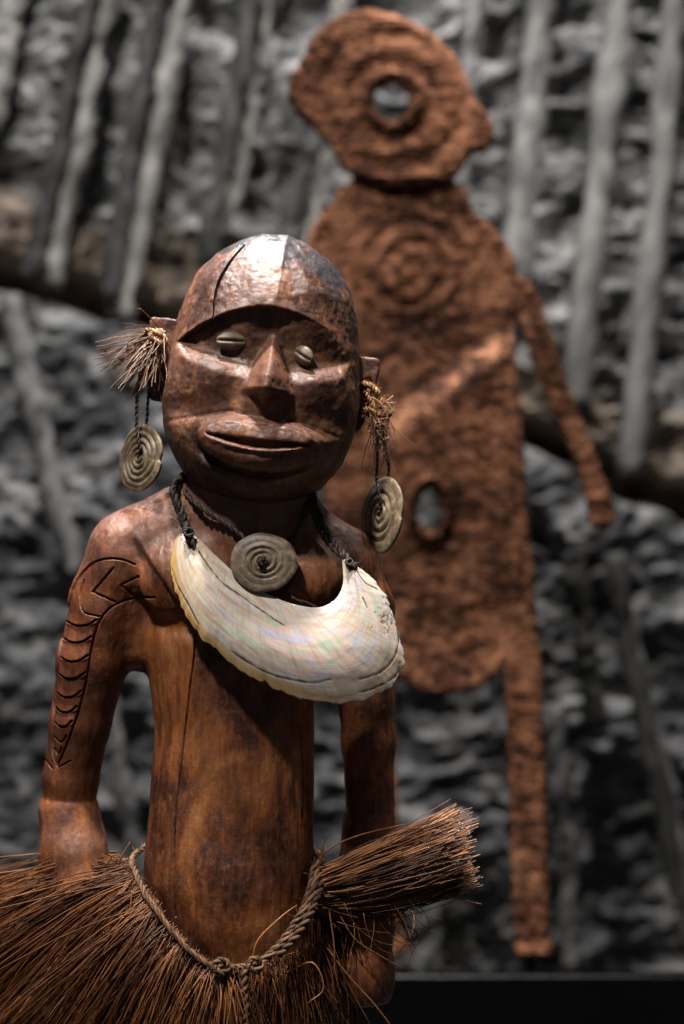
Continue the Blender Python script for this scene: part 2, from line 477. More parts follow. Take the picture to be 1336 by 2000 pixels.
def mat_pole(name, c0, c1):
    m, nt, b = new_mat(name)
    p = geo_pos(nt)
    lk(nt, ramp(nt, noise(nt, mapping(nt, p, (1, 1, 0.35)), 42, 6, 0.7, 0.6), [(0.3, c0), (0.7, c1)]), b.inputs['Base Color'])
    b.inputs['Roughness'].default_value = 0.75
    bump(nt, b, noise(nt, mapping(nt, p, (1, 1, 0.15)), 120, 5), 0.4, 0.003)
    return m
def mat_plain(name, col, rough, spec=0.5):
    m, nt, b = new_mat(name)
    p = geo_pos(nt)
    lk(nt, mix(nt, noise(nt, p, 30, 4), col, tuple(x * 0.75 for x in col)), b.inputs['Base Color'])
    lk(nt, ramp(nt, noise(nt, p, 50, 4), [(0.3, (rough * 0.8,) * 3), (0.7, (rough * 1.2,) * 3)]), b.inputs['Roughness'])
    b.inputs['Specular IOR Level'].default_value = spec
    return m

M_WOOD_H = mat_wood('carved_wood_head', True)
M_WOOD = mat_wood('carved_wood')
M_TASSEL = mat_fibre('tassel_fibre', (0.04, 0.018, 0.010), (0.15, 0.07, 0.033), (0.33, 0.18, 0.09))
M_SKIRT = mat_fibre('skirt_fibre', (0.014, 0.0055, 0.003), (0.115, 0.040, 0.013), (0.38, 0.155, 0.052))
M_CORD = mat_fibre('dark_cord', (0.008, 0.0055, 0.004), (0.026, 0.016, 0.010), (0.065, 0.042, 0.026), 0.65)
M_BELT = mat_fibre('belt_cord', (0.032, 0.014, 0.006), (0.085, 0.039, 0.016), (0.19, 0.095, 0.042), 0.7)
M_GOLD = mat_fibre('golden_twine', (0.05, 0.022, 0.008), (0.17, 0.075, 0.022), (0.40, 0.19, 0.055), 0.6)
M_DISC = mat_disc('spiral_shell')
M_COW = mat_cowrie()
M_NACRE = mat_nacre()
M_WOVEN = mat_woven()
M_ROCK = mat_rock()
M_POLE = mat_pole('pale_weathered_pole', (0.11, 0.104, 0.096), (0.33, 0.315, 0.29))
M_POLE_G = mat_pole('grey_pole', (0.075, 0.073, 0.07), (0.16, 0.156, 0.15))
M_POLE_R = mat_pole('dusty_grey_pole', (0.075, 0.073, 0.071), (0.185, 0.18, 0.172))
M_POLE_D = mat_pole('dark_pole_and_shadow', (0.012, 0.012, 0.012), (0.045, 0.042, 0.038))  # dark stakes, and pole shadows built as dark poles
M_BLACK = mat_plain('black_lacquer', (0.0015, 0.0015, 0.0018), 0.28, 0.2)
M_FLOOR = mat_plain('black_base_board', (0.012, 0.012, 0.013), 0.6)

# ================================================================== THE SETTING
def grid_mesh(X, Z, Yv):
    nz, nx = X.shape
    v = np.stack([X, Yv, Z], -1).reshape(-1, 3)
    i = np.arange(nz - 1)[:, None] * nx + np.arange(nx - 1)[None]
    q = np.stack([i, i + 1, i + nx + 1, i + nx], -1).reshape(-1, 4)
    return v, q

# floor of the display
fl = np.array([[-1.3, -0.7, 0], [1.3, -0.7, 0], [1.3, 1.2, 0], [-1.3, 1.2, 0], [-1.3, -0.7, -0.05], [1.3, -0.7, -0.05], [1.3, 1.2, -0.05], [-1.3, 1.2, -0.05]])
fq = np.array([[0, 1, 2, 3], [7, 6, 5, 4], [0, 4, 5, 1], [1, 5, 6, 2], [2, 6, 7, 3], [3, 7, 4, 0]])
o = obj('floor', mesh_from('floor', fl, fq, False), M_FLOOR); o['kind'] = 'structure'

# rock face
YW = 0.82
gx = np.linspace(-1.0, 1.0, 520); gz = np.linspace(-0.01, 1.55, 420)
GX, GZ = np.meshgrid(gx, gz)
flat = np.stack([GX.ravel(), np.zeros(GX.size), GZ.ravel()], 1)
warp = fbm(flat * np.array([3.0, 1, 3.0]), 3, 5) * 0.05
q3 = flat + np.stack([warp, warp * 0, warp * 0.7], 1)
strata = fbm(q3 * np.array([6, 1, 11.0]), 5, 21, 0.6)
lumps = np.abs(fbm(q3 * np.array([12, 1, 17.0]), 4, 33, 0.55))
cells = np.sqrt(cell_f1(q3 * np.array([8.0, 1, 16.0]) + np.array([0, 0.5, 0]), 44))
# ledge line: the recess between upper and lower rock
sW = (D + YW) / D
pxg = flat[:, 0] / (K * sW) + 668; pyg = 1000 - (flat[:, 2] - ZC) / (K * sW)
edge_lo = np.interp(pxg, [-400, 0, 150, 300, 450, 800, 1050, 1200, 1336, 1700], [520, 560, 600, 650, 700, 800, 870, 960, 1010, 1060]) + 14 * vnoise(flat * 24, 8)
edge_hi = np.interp(pxg, [-400, 0, 150, 300, 450, 800, 1050, 1200, 1336, 1700], [330, 385, 450, 470, 520, 640, 745, 800, 830, 850]) + 18 * vnoise(flat * 20, 9)
lower = sstep(pyg, edge_lo - 10, edge_lo + 12)
upper = sstep(pyg, edge_hi + 14, edge_hi - 14)
yy = np.full(len(flat), YW)
yy += -0.014 * strata + 0.026 * lumps + 0.010 * cells
_t = np.clip((pyg - edge_hi) / np.maximum(edge_lo - edge_hi, 1), 0, 1)
yy += 0.095 * sstep(_t, 0.5, 0.9) * (1 - lower) * (1 - upper)          # deep recess
yy -= 0.045 * lower                                # lower boulder stands forward
yy += 0.011 * np.abs(fbm(flat * np.array([30, 1, 44.0]), 4, 71, 0.62))
v, q = grid_mesh(GX, GZ, yy.reshape(GX.shape))
me = mesh_from('rock_face', v, q)
attr(me, 'earth', np.clip(sstep(pyg, edge_hi - 60, edge_hi + 10) * (1 - lower), 0, 1))
attr(me, 'slate', lower * 0.8 + 0.15)
o = obj('rock_face', me, M_ROCK); o['kind'] = 'structure'

# black rail at the foot of the rock
zt = UM(800, 1905, 0.44)[2]
prof = [(0.0, 0.0), (0.0, zt - 0.004)] + [(0.004 - 0.004 * math.cos(a), zt - 0.004 + 0.004 * math.sin(a)) for a in np.linspace(0.2, math.pi / 2, 5)] + \
       [(0.018 + 0.004 * math.sin(a), zt - 0.004 + 0.004 * math.cos(a)) for a in np.linspace(0, math.pi / 2, 5)] + [(0.022, 0.0)]
n = len(prof)
pv = [(x, 0.44 + a, b) for x in (-1.0, 1.0) for a, b in prof]
import bmesh
bm = bmesh.new()
vs = [bm.verts.new(p_) for p_ in pv]
for i in range(n):
    j = (i + 1) % n
    bm.faces.new((vs[i], vs[i + n], vs[j + n], vs[j]))
bm.faces.new(vs[:n]); bm.faces.new(vs[n:][::-1])
bmesh.ops.recalc_face_normals(bm, faces=bm.faces)
me = bpy.data.meshes.new('black_rail'); bm.to_mesh(me); bm.free()
o = obj('black_rail', me, M_BLACK)
tag(o, 'low black lacquered rail with a shiny rounded top edge along the foot of the rock', 'rail')

# poles leaning on the rock, the paired dark ones standing for their shadows: (pixel path, width px, depth m, material, label, group)
def pole(path, wpx, y, mat, label, group):
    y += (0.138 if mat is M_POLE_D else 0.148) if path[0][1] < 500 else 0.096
    pts = np.array([UM(px, py, y) for px, py in path])
    L = resample(smooth_line(pts, 40), 36)
    s = (D + y) / D
    r = wpx / 2 * K * s
    t = np.linspace(0, 1, 36)
    L[:, 0] += 0.0018 * np.interp(t, np.linspace(0, 1, 9), RNG.normal(size=9))
    rad = r * (1.06 + 0.14 * np.interp(t, np.linspace(0, 1, 12), RNG.normal(size=12)))
    V, F, _ = tubes([L], [rad], 12)
    # close the ends
    n = len(V)
    V = np.vstack([V, L[0], L[-1]])
    cap = []
    for e, b0 in ((n, 0), (n + 1, n - 12)):
        for j in range(12):
            a_, b_ = b0 + j, b0 + (j + 1) % 12
            cap.append((e, b_, a_, e) if e == n else (e, a_, b_, e))
    V += 0.0022 * RNG.normal(size=V.shape)
    me = bpy.data.meshes.new('pole')
    me.from_pydata(V.tolist(), [], F.tolist() + [c[:3] for c in cap]); me.shade_smooth()
    o = obj('pole', me, mat)
    tag(o, label, 'pole', group)
pole([(60, -140), (28, 0), (5, 130), (-25, 260)], 46, 0.655, M_POLE, 'short thick pale pole high on the rock, farthest from the woven figure', None)
pole([(205, -90), (178, 0), (120, 260), (62, 545)], 36, 0.640, M_POLE_D, 'dark pole built as a shadow in the pole pair farthest from the woven figure', 'dark shadow poles paired with pale ones')
pole([(238, -90), (214, 0), (152, 290), (95, 560)], 42, 0.650, M_POLE, 'pale grey pole in the pole pair farthest from the woven figure', 'pale poles paired with dark ones')
pole([(335, -90), (312, 0), (262, 260), (215, 590)], 36, 0.640, M_POLE_D, 'dark pole built as a shadow in the second pole pair from the far short pale pole', 'dark shadow poles paired with pale ones')
pole([(378, -90), (355, 0), (305, 250), (233, 620)], 42, 0.650, M_POLE, 'pale grey pole in the second pole pair, its foot nearest the tasselled ear', 'pale poles paired with dark ones')
pole([(510, -90), (490, 0), (452, 240), (392, 520)], 34, 0.640, M_POLE_D, 'dark pole built as a shadow, its foot behind the carved forehead, a pale one beside it', 'dark shadow poles paired with pale ones')
pole([(540, -90), (520, 0), (490, 200), (440, 440)], 27, 0.655, M_POLE, 'slim pale pole with its foot behind the carved forehead, beside a dark one', 'pale poles paired with dark ones')
pole([(625, 120), (604, 290), (575, 400), (535, 600)], 34, 0.640, M_POLE_D, 'dark pole built as a shadow, half hidden between carved head and woven neck', 'dark shadow poles paired with pale ones')
pole([(660, 120), (634, 290), (608, 420), (570, 600)], 26, 0.655, M_POLE, 'slim pale pole half hidden right beside the woven neck and shoulder', 'pale poles paired with dark ones')
pole([(672, -140), (668, 0), (660, 150)], 34, 0.655, M_POLE, 'short pale pole behind the top of the woven head', None)
pole([(955, -120), (932, 0), (912, 200), (895, 400)], 30, 0.660, M_POLE_R, 'slim dusty grey pole on the rock just beside the woven head', 'grey poles on the arm side')
pole([(1085, -120), (1062, 0), (1030, 280), (1008, 560)], 52, 0.650, M_POLE_R, 'thick dusty grey pole ending by the woven shoulder', 'grey poles on the arm side')
pole([(1232, -120), (1212, 0), (1160, 450), (1122, 800)], 52, 0.645, M_POLE_R, 'thick dusty grey pole reaching down to the middle of the woven arm', 'grey poles on the arm side')
pole([(1350, -120), (1325, 0), (1275, 480), (1232, 930)], 50, 0.645, M_POLE_R, 'long dusty grey pole, the farthest one beyond the woven arm', 'grey poles on the arm side')
pole([(20, 575), (38, 690), (85, 860), (140, 1120)], 40, 0.615, M_POLE_G, 'crooked grey root running down the lower rock beside the carved arm', None)
pole([(205, 1330), (225, 1480), (258, 1620), (280, 1780)], 34, 0.615, M_POLE_G, 'grey stick on the lower rock seen between carved arm and torso', None)
pole([(1118, 1080), (1140, 1230), (1162, 1425)], 44, 0.600, M_POLE_D, 'short black stake on the lower rock below the woven hand', None)
pole([(1195, 1080), (1240, 1330), (1300, 1600), (1345, 1860)], 34, 0.600, M_POLE_D, 'long slanting black stake on the lower rock beside a brown grey one', None)
pole([(1230, 1180), (1262, 1380), (1320, 1640), (1360, 1860)], 30, 0.610, M_POLE_G, 'long slanting grey stake on the lower rock, beside the long black one', None)
pole([(1085, 1380), (1098, 1600), (1120, 1890)], 38, 0.610, M_POLE_G, 'grey stake standing just beside the long woven leg', None)
pole([(905, 1690), (890, 1790), (885, 1900)], 46, 0.600, M_POLE_D, 'stubby black stake on the lower rock between the two woven legs', None)

# ================================================================== WOVEN FIGURE
YF = 0.50
SF = (D + YF) / D
def poly_sd(P2, poly):
    """signed distance to polygon, px"""
    poly = np.asarray(poly, float)
    d = poly_dist(P2, np.vstack([poly, poly[:1]]))
    x, y = P2[:, 0], P2[:, 1]
    inside = np.zeros(len(P2), bool)
    for (x1, y1), (x2, y2) in zip(poly, np.roll(poly, -1, 0)):
        c = (y1 > y) != (y2 > y)
        inside ^= c & (x < (x2 - x1) * (y - y1) / (y2 - y1 + 1e-12) + x1)
    return np.where(inside, -d, d)
def closed(pts, n=140):
    p = np.asarray(pts, float)
    q_ = np.vstack([p[-2:], p, p[:3]])
    L = smooth_line(q_, (len(q_) - 1) * 12 + 1)
    return resample(L[24:24 + len(p) * 12], n)
def woven_part(name, parent, poly, thick, yc, relief, holes=(), h=3.2):
    """coiled and looped slab: polygon in photograph pixels, thickness px"""
    poly = np.asarray(poly, float)
    lo = np.array([poly[:, 0].min() - 14, -thick - 16, poly[:, 1].min() - 14]); hi = np.array([poly[:, 0].max() + 14, thick + 16, poly[:, 1].max() + 14])
    # 2D distance cached on a lattice
    gx_ = np.arange(lo[0] - 40, hi[0] + 41, 3.0); gz_ = np.arange(lo[2] - 40, hi[2] + 41, 3.0)
    A_, B_ = np.meshgrid(gx_, gz_, indexing='ij')
    S = poly_sd(np.stack([A_.ravel(), B_.ravel()], 1), poly).reshape(A_.shape)
    def samp(x, z):
        fx = np.clip((x - gx_[0]) / 3.0, 0, len(gx_) - 1.001); fz = np.clip((z - gz_[0]) / 3.0, 0, len(gz_) - 1.001)
        i = fx.astype(int); j = fz.astype(int); fx = fx - i; fz = fz - j
        return (S[i, j] * (1 - fx) + S[i + 1, j] * fx) * (1 - fz) + (S[i, j + 1] * (1 - fx) + S[i + 1, j + 1] * fx) * fz
    def sdf(p_):
        d2 = samp(p_[:, 0], p_[:, 2])
        for hx, hz, rx, rz in holes:
            k0 = np.sqrt(((p_[:, 0] - hx) / rx) ** 2 + ((p_[:, 2] - hz) / rz) ** 2)
            d2 = np.maximum(d2, (1 - k0) * min(rx, rz))
        rim = 4.0 * np.exp(-((d2 + 12) / 9.0) ** 2)
        return smax(d2, np.abs(p_[:, 1]) - thick - rim - relief(p_[:, 0], p_[:, 2]), 9)
    v, q = surface_nets(sdf, lo, hi, h, 2.2)
    # looped weave: rows of little bumps
    nrm = vnormals(v, q)
    row = v[:, 2] / 9.5 + 0.35 * vnoise(v / 60.0, 3)
    st = v[:, 0] / 13.0 + 0.5 * np.floor(row)
    w = np.sin(row * 2 * math.pi) * 2.3 + np.sin(st * 2 * math.pi) * 1.7 + 2.0 * fbm(v / np.array([12., 12, 6.5]), 3, 91, 0.7)
    v = v + nrm * w[:, None]
    s = K * SF
    W = np.stack([(v[:, 0] - 668) * s, YF + yc + v[:, 1] * s, ZC - (v[:, 2] - 1000) * s], 1)
    q = q[:, ::-1]                                   # z was flipped
    return obj(name, mesh_from(name, W, q), M_WOVEN, parent)

fig = thing('woven_figure', 'tall flat looped fibre figure in red ochre hung before the rock', 'sculpture', (0.2, YF, 0.08))
head_poly = closed([(564, 185), (576, 149), (594, 119), (606, 89), (635, 60), (677, 36), (719, 29), (760, 36), (802, 54), (844, 77), (880, 113), (904, 149), (921, 197), (939, 221), (957, 244), (960, 274), (945, 298), (915, 304), (898, 338), (860, 358), (790, 366), (720, 356), (683, 340), (665, 322), (641, 280), (606, 250), (576, 220)], 160)
def r_head(x, z):
    e = np.sqrt(((x - 765) / 1.08) ** 2 + ((z - 203)) ** 2)
    return 5.5 * np.cos((e - 48) / 27.0 * math.pi * 2 / 2) * sstep(e, 190, 120) + 7 * np.exp(-((e - 48) / 9) ** 2)
wh = woven_part('head', fig, head_poly, 24, -0.010, r_head, [(764, 205, 36, 41)])
torso_poly = closed([(683, 356), (653, 393), (623, 429), (600, 470), (594, 560), (603, 700), (618, 860), (636, 985), (664, 1120), (702, 1225), (750, 1298), (810, 1340), (867, 1352), (914, 1349), (950, 1332), (984, 1296), (1010, 1235), (1026, 1151), (1030, 1041), (1021, 875), (1010, 738), (1003, 628), (1011, 560), (1000, 500), (969, 453), (927, 417), (892, 358), (790, 340)], 260)
def r_torso(x, z):
    e = np.sqrt((x - 800) ** 2 + ((z - 525) * 1.05) ** 2)
    th = np.arctan2(z - 525, x - 800)
    sp = 4.2 * np.cos((e / 42.0 - th / (2 * math.pi)) * 2 * math.pi) * sstep(e, 150, 90)
    e2 = np.sqrt(((x - 840) / 27.) ** 2 + ((z - 997) / 43.) ** 2)
    return sp + 13 * np.exp(-((e2 - 1.35) / 0.3) ** 2)
woven_part('torso', fig, torso_poly, 20, 0.0, r_torso, [(840, 997, 25, 41)])
zero = lambda x, z: 0.0 * x
arm_poly = closed([(1000, 540), (1040, 560), (1057, 600), (1085, 683), (1118, 782), (1151, 864), (1184, 953), (1195, 986), (1199, 1020), (1176, 1030), (1152, 1026), (1140, 964), (1107, 864), (1068, 776), (1030, 680), (1005, 620)], 150)
def r_arm(x, z): return 8 * np.exp(-((z - 975 - (x - 1165) * 0.1) / 10) ** 2) + 6 * np.exp(-((z - 1020) / 8) ** 2)
woven_part('arm', fig, arm_poly, 13, -0.004, r_arm)
arm_l = np.array([(600, 500), (575, 540), (545, 660), (515, 800), (480, 960), (472, 1010), (500, 1022), (524, 1010), (530, 960), (560, 820), (590, 690), (612, 600)])
woven_part('arm', fig, closed(arm_l, 120), 13, -0.004, zero)
leg_poly = closed([(1000, 1080), (1036, 1075), (1048, 1240), (1055, 1300), (1059, 1419), (1066, 1586), (1069, 1728), (1072, 1820), (1079, 1850), (1072, 1866), (1040, 1862), (1010, 1866), (1001, 1846), (1005, 1820), (997, 1633), (989, 1419), (986, 1320), (988, 1200)], 180)
def r_leg(x, z): return 6 * np.exp(-((z - 1850) / 12) ** 2)
woven_part('leg', fig, leg_poly, 15, -0.005, r_leg)
leg_l = closed([(705, 1230), (765, 1270), (768, 1419), (776, 1586), (784, 1728), (788, 1820), (794, 1850), (786, 1866), (755, 1862), (725, 1866), (716, 1846), (718, 1820), (712, 1633), (706, 1419), (702, 1300)], 150)
woven_part('leg', fig, leg_l, 15, -0.005, r_leg)
# foot pegs that carry the figure
for px in (1038, 755):
    a_ = UM(px, 1858, YF); b_ = np.array([a_[0], a_[1], 0.0])
    V, F, tid = tubes([np.linspace(a_, b_, 6)], [np.full(6, 0.0045)], 8)
    obj('stand_rod', mesh_from('stand_rod', V, F), M_BLACK, fig)

# ================================================================== CARVED FIGURE
carved = thing('carved_figure', 'carved reddish brown wooden figure with broad face and cowrie eyes', 'statue', (-0.08, 0.0, 0.0))
HC = U(513, 735, 0)
ROLL = math.radians(7.0)
RV = np.array([math.cos(ROLL), 0, -math.sin(ROLL)]); UV_ = np.array([math.sin(ROLL), 0, math.cos(ROLL)]); WV = np.array([0, -1.0, 0])
HM = np.stack([RV, UV_, WV], 1)                    # columns; local = (p-HC) @ HM / K
def head_local(p): return ((p - HC) @ HM) / K
def head_world(l): return HC + (np.asarray(l) * K) @ HM.T
def ell(p, c, r):
    q_ = (p - np.array(c, np.float32)); r = np.array(r, np.float32)
    k0 = np.sqrt(((q_ / r) ** 2).sum(1)); k1 = np.sqrt(((q_ / (r * r)) ** 2).sum(1))
    return k0 * (k0 - 1) / np.maximum(k1, 1e-6)
def gauss(x, s): return np.exp(-(x / s) ** 2)
def arch(u):
    x = (u - 6) / 178.0
    return 136 - 74 * np.abs(x) ** 1.9
def face_depth(u, v):
    au = np.abs(u - 4)
    vc = 16 + 34 * (au / 170) ** 2
    socket = 148 - 82 * (au / 182) ** 2.6 - 9 * gauss(u - 8, 46) + 0.18 * np.clip(v - 60, 0, 80)
    cheek = 171 - 64 * (au / 185) ** 2.7 + 8 * gauss(au - 104, 42) * gauss(v - 2, 36)
    w = socket + (cheek - socket) * sstep(v, vc + 16, vc - 30)
    w -= 11 * gauss(v + 62 + 0.10 * au, 30) * sstep(au, 30, 75)
    w -= 8 * gauss(au - 60, 20) * gauss(v + 12, 45)
    # mouth mask below the cheek crease
    vm = -64 - 0.25 * au
    chin = np.clip(-186 - v, 0, 200)
    mask = 168 - 60 * (au / 182) ** 2.6 - 0.014 * chin ** 2
    mask += 6 * gauss(au - 125, 34) * gauss(v + 112, 30)
    w = w + (mask - w) * sstep(v, vm + 8, vm - 16)
    w -= 4.0 * gauss(v - vm - 3, 5) * sstep(au, 34, 60)
    # lips
    um = u - 8
    E = (np.abs(um) / 126) ** 2.2 + (np.abs(v + 135 - 12 * (um / 110) ** 2) / 52) ** 2.2
    w += 23 * sstep(E, 1.20, 0.62)
    bow = -93 - 8 * gauss(um, 24) + 3 * gauss(np.abs(um) - 62, 34) - 20 * (um / 112) ** 4
    w += 8 * sstep(v, bow + 3, bow - 6) * sstep(E, 1.05, 0.85) + 6 * sstep(v, bow, bow - 26) * sstep(E, 1.05, 0.75)
    vs = -133 + 9 * (um / 100) ** 2 + 0.01 * um
    ts = 7.5 * np.clip(1 - (um / 106) ** 2, 0, 1) + 0.5
    w -= 17 * sstep(np.abs(v - vs), ts + 2.5, ts - 2.5) * sstep(np.abs(um), 107, 96)
    w += 7 * gauss(v - (vs - ts - 5), 5) * sstep(np.abs(um), 112, 90)
    w -= 12 * gauss(v + 191 - 32 * (um / 110) ** 2, 8) * sstep(np.abs(um), 125, 90)
    # nose wedge
    un = 12 + 0.0 * v
    wr = np.interp(v, [-70, -50, -34, -24, 0, 50, 92, 118], [135, 176, 212, 225, 222, 176, 136, 112])
    hw = np.interp(v, [-70, -40, -22, 0, 50, 92, 118], [66, 65, 60, 50, 35, 21, 12])
    du = np.abs(u - un)
    base = np.interp(v, [-70, -50, -30, 20, 118], [120, 140, 144, 120, 104])
    prof = np.sqrt(np.minimum(du / hw, 1.6) ** 2 + 0.006) - 0.06
    nose = wr - (wr - base) * prof ** 1.25
    nose -= 22 * (gauss(u - un + 21, 10) + gauss(u - un - 21, 10)) * gauss(v + 46, 8)
    nose = np.where((v > 125) | (v < -72) | (du > 1.3 * hw), 0, nose)
    w = -smin(-w, -nose, 5)
    return w
def head_sdf(p):
    l = head_local(p).astype(np.float32)
    u, v, w = l[:, 0], l[:, 1], l[:, 2]
    dome = ell(l, (0, 55, -8), (181, 221, 186))
    low = ell(l, (4, -52, 6), (191, 213, 240))
    d = smin(dome, low, 26)
    uu, vv = (u - 8.4) / 0.955, (v + 11) / 0.955      # the face lies in front of the axis
    wf = face_depth(uu, vv)
    cut = np.maximum(vv - arch(uu), (wf - w) * 0.75)
    cut = np.maximum(cut, 20 - w)
    d = smax(d, -cut, 5.0)
    # ears: upright tabs with two holes
    for s in (-1, 1):
        out = np.interp(v, [-100, -60, 0, 40, 70], [196, 210, 218, 226, 222]) + (10 if s < 0 else 0)
        eu = (u * s - out + 45)
        ve = v + (12 if s > 0 else -8)
        b = np.maximum(np.maximum(np.abs(eu) - 45, np.abs(ve) - 74 - (8 if s < 0 else 0)), np.abs(w + 12) - 17)
        b = smax(b, np.hypot(np.maximum(np.abs(eu) - 33, 0), np.maximum(np.abs(ve) - 62 - (8 if s < 0 else 0), 0)) - 12, 4)
        for hv in ((10, -46) if s > 0 else ()):
            hole = np.hypot(u * s - 206, v - hv) - 10
            b = smax(b, -hole, 3)
        d = smin(d, b, 5)
    # neck stub
    nk = np.hypot(u + 10, w + 15) - 105
    nk = np.maximum(nk, np.maximum(v + 190, -330 - v))
    d = smin(d, nk, 12)
    return d * K
lo = HC + np.array([-0.115, -0.105, -0.145]); hi = HC + np.array([0.115, 0.100, 0.125])
v, q = surface_nets(head_sdf, lo, hi, 0.00095, 1.9)
nr = vnormals(v, q)
l = head_local(v)
# adze facets and hand finish
fac = cell_f1(v / 0.026, 5)
v = v + nr * ((fac - 0.25) * 0.0026 * np.where(l[:, 1] > 120, 1.0, 0.55) + 0.00045 * fbm(v / 0.006, 3, 14))[:, None]
# crest down the middle of the dome
crest = np.exp(-np.abs(l[:, 0] - 16) / 13.0) * sstep(l[:, 1], 125, 150) * (l[:, 2] > 0)
v = v + nr * (crest * 0.0022)[:, None]
# the long drying crack
crack = smooth_line([(478, 478), (452, 508), (430, 545), (420, 580), (416, 622)], 40)
px = to_px(v); front = nr[:, 1] < 0.2
m = (poly_dist(px, crack) < 9) & front
for _ in range(2):
    v, q = refine(v, q, m)
    px = to_px(v); nr = vnormals(v, q); m = (poly_dist(px, crack) < 6) & (nr[:, 1] < 0.2)
dk = poly_dist(px, crack); nr = vnormals(v, q)
wid = np.interp(px[:, 1], [478, 500, 545, 590, 622], [0.8, 1.6, 2.2, 1.6, 0.8])
dep = np.where(nr[:, 1] < 0.25, sstep(dk, wid * 1.7, wid * 0.3), 0) * 0.0042
v = v + np.array([0, 1.0, -0.45]) * dep[:, None]
l = head_local(v)
nr = vnormals(v, q)
paint = sstep(l[:, 1], 130, 262) * 0.85 - 0.05 + 0.35 * sstep(l[:, 0], 60, 130) * sstep(l[:, 1], 130, 160)
def split_obj(name, sel_f, v, q, nr, mat, parent, attrs=()):
    qq = q[sel_f]; used, inv = np.unique(qq, return_inverse=True)
    me = mesh_from(name, v[used], inv.reshape(-1, 4))
    me.normals_split_custom_set_from_vertices(nr[used].tolist())
    for an, av in attrs: attr(me, an, av[used])
    return obj(name, me, mat, parent)
lc = l[q].mean(1)
def isear(s):
    return (lc[:, 0] * s > np.interp(lc[:, 1], [-110, -60, 0, 60, 80, 110], [182, 192, 193, 186, 180, 172])) & (np.abs(lc[:, 1] + 2) < 104) & (np.abs(lc[:, 2] + 12) < 21)
el, er = isear(-1), isear(1)
head_o = split_obj('head', ~(el | er), v, q, nr, M_WOOD_H, carved, [('paint', paint)])
for e in (el, er):
    split_obj('ear', e, v, q, nr, M_WOOD_H, head_o, [('paint', paint * 0)])

# cowrie eyes
def cowrie(c, rx, rz, rd, rot, yaw):
    nu, nv = 56, 40
    th = np.linspace(0, 2 * math.pi, nu, endpoint=False); ph = np.linspace(0.001, math.pi - 0.001, nv)
    TH, PH = np.meshgrid(th, ph)
    x = np.cos(PH); y = np.sin(PH) * np.cos(TH); z = np.sin(PH) * np.sin(TH)
    fr = np.clip(-y, 0, 1)
    g = np.exp(-(z / 0.10) ** 2) * sstep(np.abs(x), 0.97, 0.8)
    teeth = 0.05 * np.cos(x * 34) * np.exp(-((np.abs(z) - 0.18) / 0.12) ** 2)
    rr = 1 - fr * 0.55 * g + fr * teeth + fr * 0.08 * np.exp(-((np.abs(z) - 0.28) / 0.2) ** 2)
    P3 = np.stack([x * rr * rx * (1 + 0.05 * x), y * rr * rd, z * rr * rz], -1).reshape(-1, 3)
    ca, sa = math.cos(rot), math.sin(rot)
    P3 = P3 @ np.array([[ca, 0, sa], [0, 1, 0], [-sa, 0, ca]])
    ca, sa = math.cos(yaw), math.sin(yaw)
    P3 = P3 @ np.array([[ca, sa, 0], [-sa, ca, 0], [0, 0, 1]])
    i = np.arange(nv - 1)[:, None] * nu; j = np.arange(nu)[None]; j2 = (j + 1) % nu
    F = np.stack([i + j, i + j2, i + nu + j2, i + nu + j], -1).reshape(-1, 4)
    return P3 * K + c, F
e1 = U(450, 666, -144); e2 = U(592, 694, -144)
V, F = cowrie(e1, 28, 18.5, 9, math.radians(-3), 0.05)
obj('eye', mesh_from('eye', V, F), M_COW, head_o)
V, F = cowrie(e2, 22, 18.5, 9, math.radians(-32), -0.5)
obj('eye', mesh_from('eye', V, F), M_COW, head_o)

# ---- body
def cap(p, a, b, ra, rb):
    pa = p - a; ba = b - a
    h = np.clip((pa @ ba) / (ba @ ba), 0, 1)
    return np.linalg.norm(pa - h[:, None] * ba, axis=1) - (ra + (rb - ra) * h)
def chain(p, pts, k):
    d = None
    for (a, ra), (b, rb) in zip(pts[:-1], pts[1:]):
        c = cap(p, a, b, ra, rb)
        d = c if d is None else smin(d, c, k)
    return d
def pt(px, py, Y, r): return (U(px, py, Y).astype(np.float32), r * K * (D + Y * K) / D)
st = np.array([  # py, cx, a, Y, b
    (1040, 480, 150, 25, 92), (1090, 478, 185, 22, 104), (1150, 468, 186, 20, 112), (1240, 448, 172, 18, 118), (1340, 452, 161, 15, 120),
    (1420, 458, 155, 15, 122), (1500, 455, 158, 12, 126), (1600, 451, 161, 8, 132), (1700, 446, 166, 4, 138), (1800, 448, 162, 6, 134), (1860, 452, 166, 10, 128), (1950, 460, 196, 18, 130), (2080, 464, 190, 20, 128)], float)
stz = np.linspace(1040, 2080, 260)
stt = np.stack([np.interp(stz, st[:, 0], st[:, c]) for c in range(1, 5)], 1)
ker = np.ones(15) / 15
stt = np.stack([np.convolve(np.pad(stt[:, c], 7, mode='edge'), ker, 'valid') for c in range(4)], 1)
def torso_sdf(p):
    py = 1000 - (p[:, 2] - ZC) / K
    cx = (np.interp(py, stz, stt[:, 0]) - 668) * K; a = np.interp(py, stz, stt[:, 1]) * K
    cy = np.interp(py, stz, stt[:, 2]) * K; b = np.interp(py, stz, stt[:, 3]) * K
    x = p[:, 0] - cx; y = p[:, 1] - cy
    k0 = np.sqrt((x / a) ** 2 + (y / b) ** 2); k1 = np.sqrt((x / a ** 2) ** 2 + (y / b ** 2) ** 2)
    d = k0 * (k0 - 1) / np.maximum(k1, 1e-6)
    z0 = ZC - (1050 - 1000) * K; z1 = ZC - (2060 - 1000) * K
    return smax(smax(d, p[:, 2] - z0, 0.02), z1 - p[:, 2], 0.02)
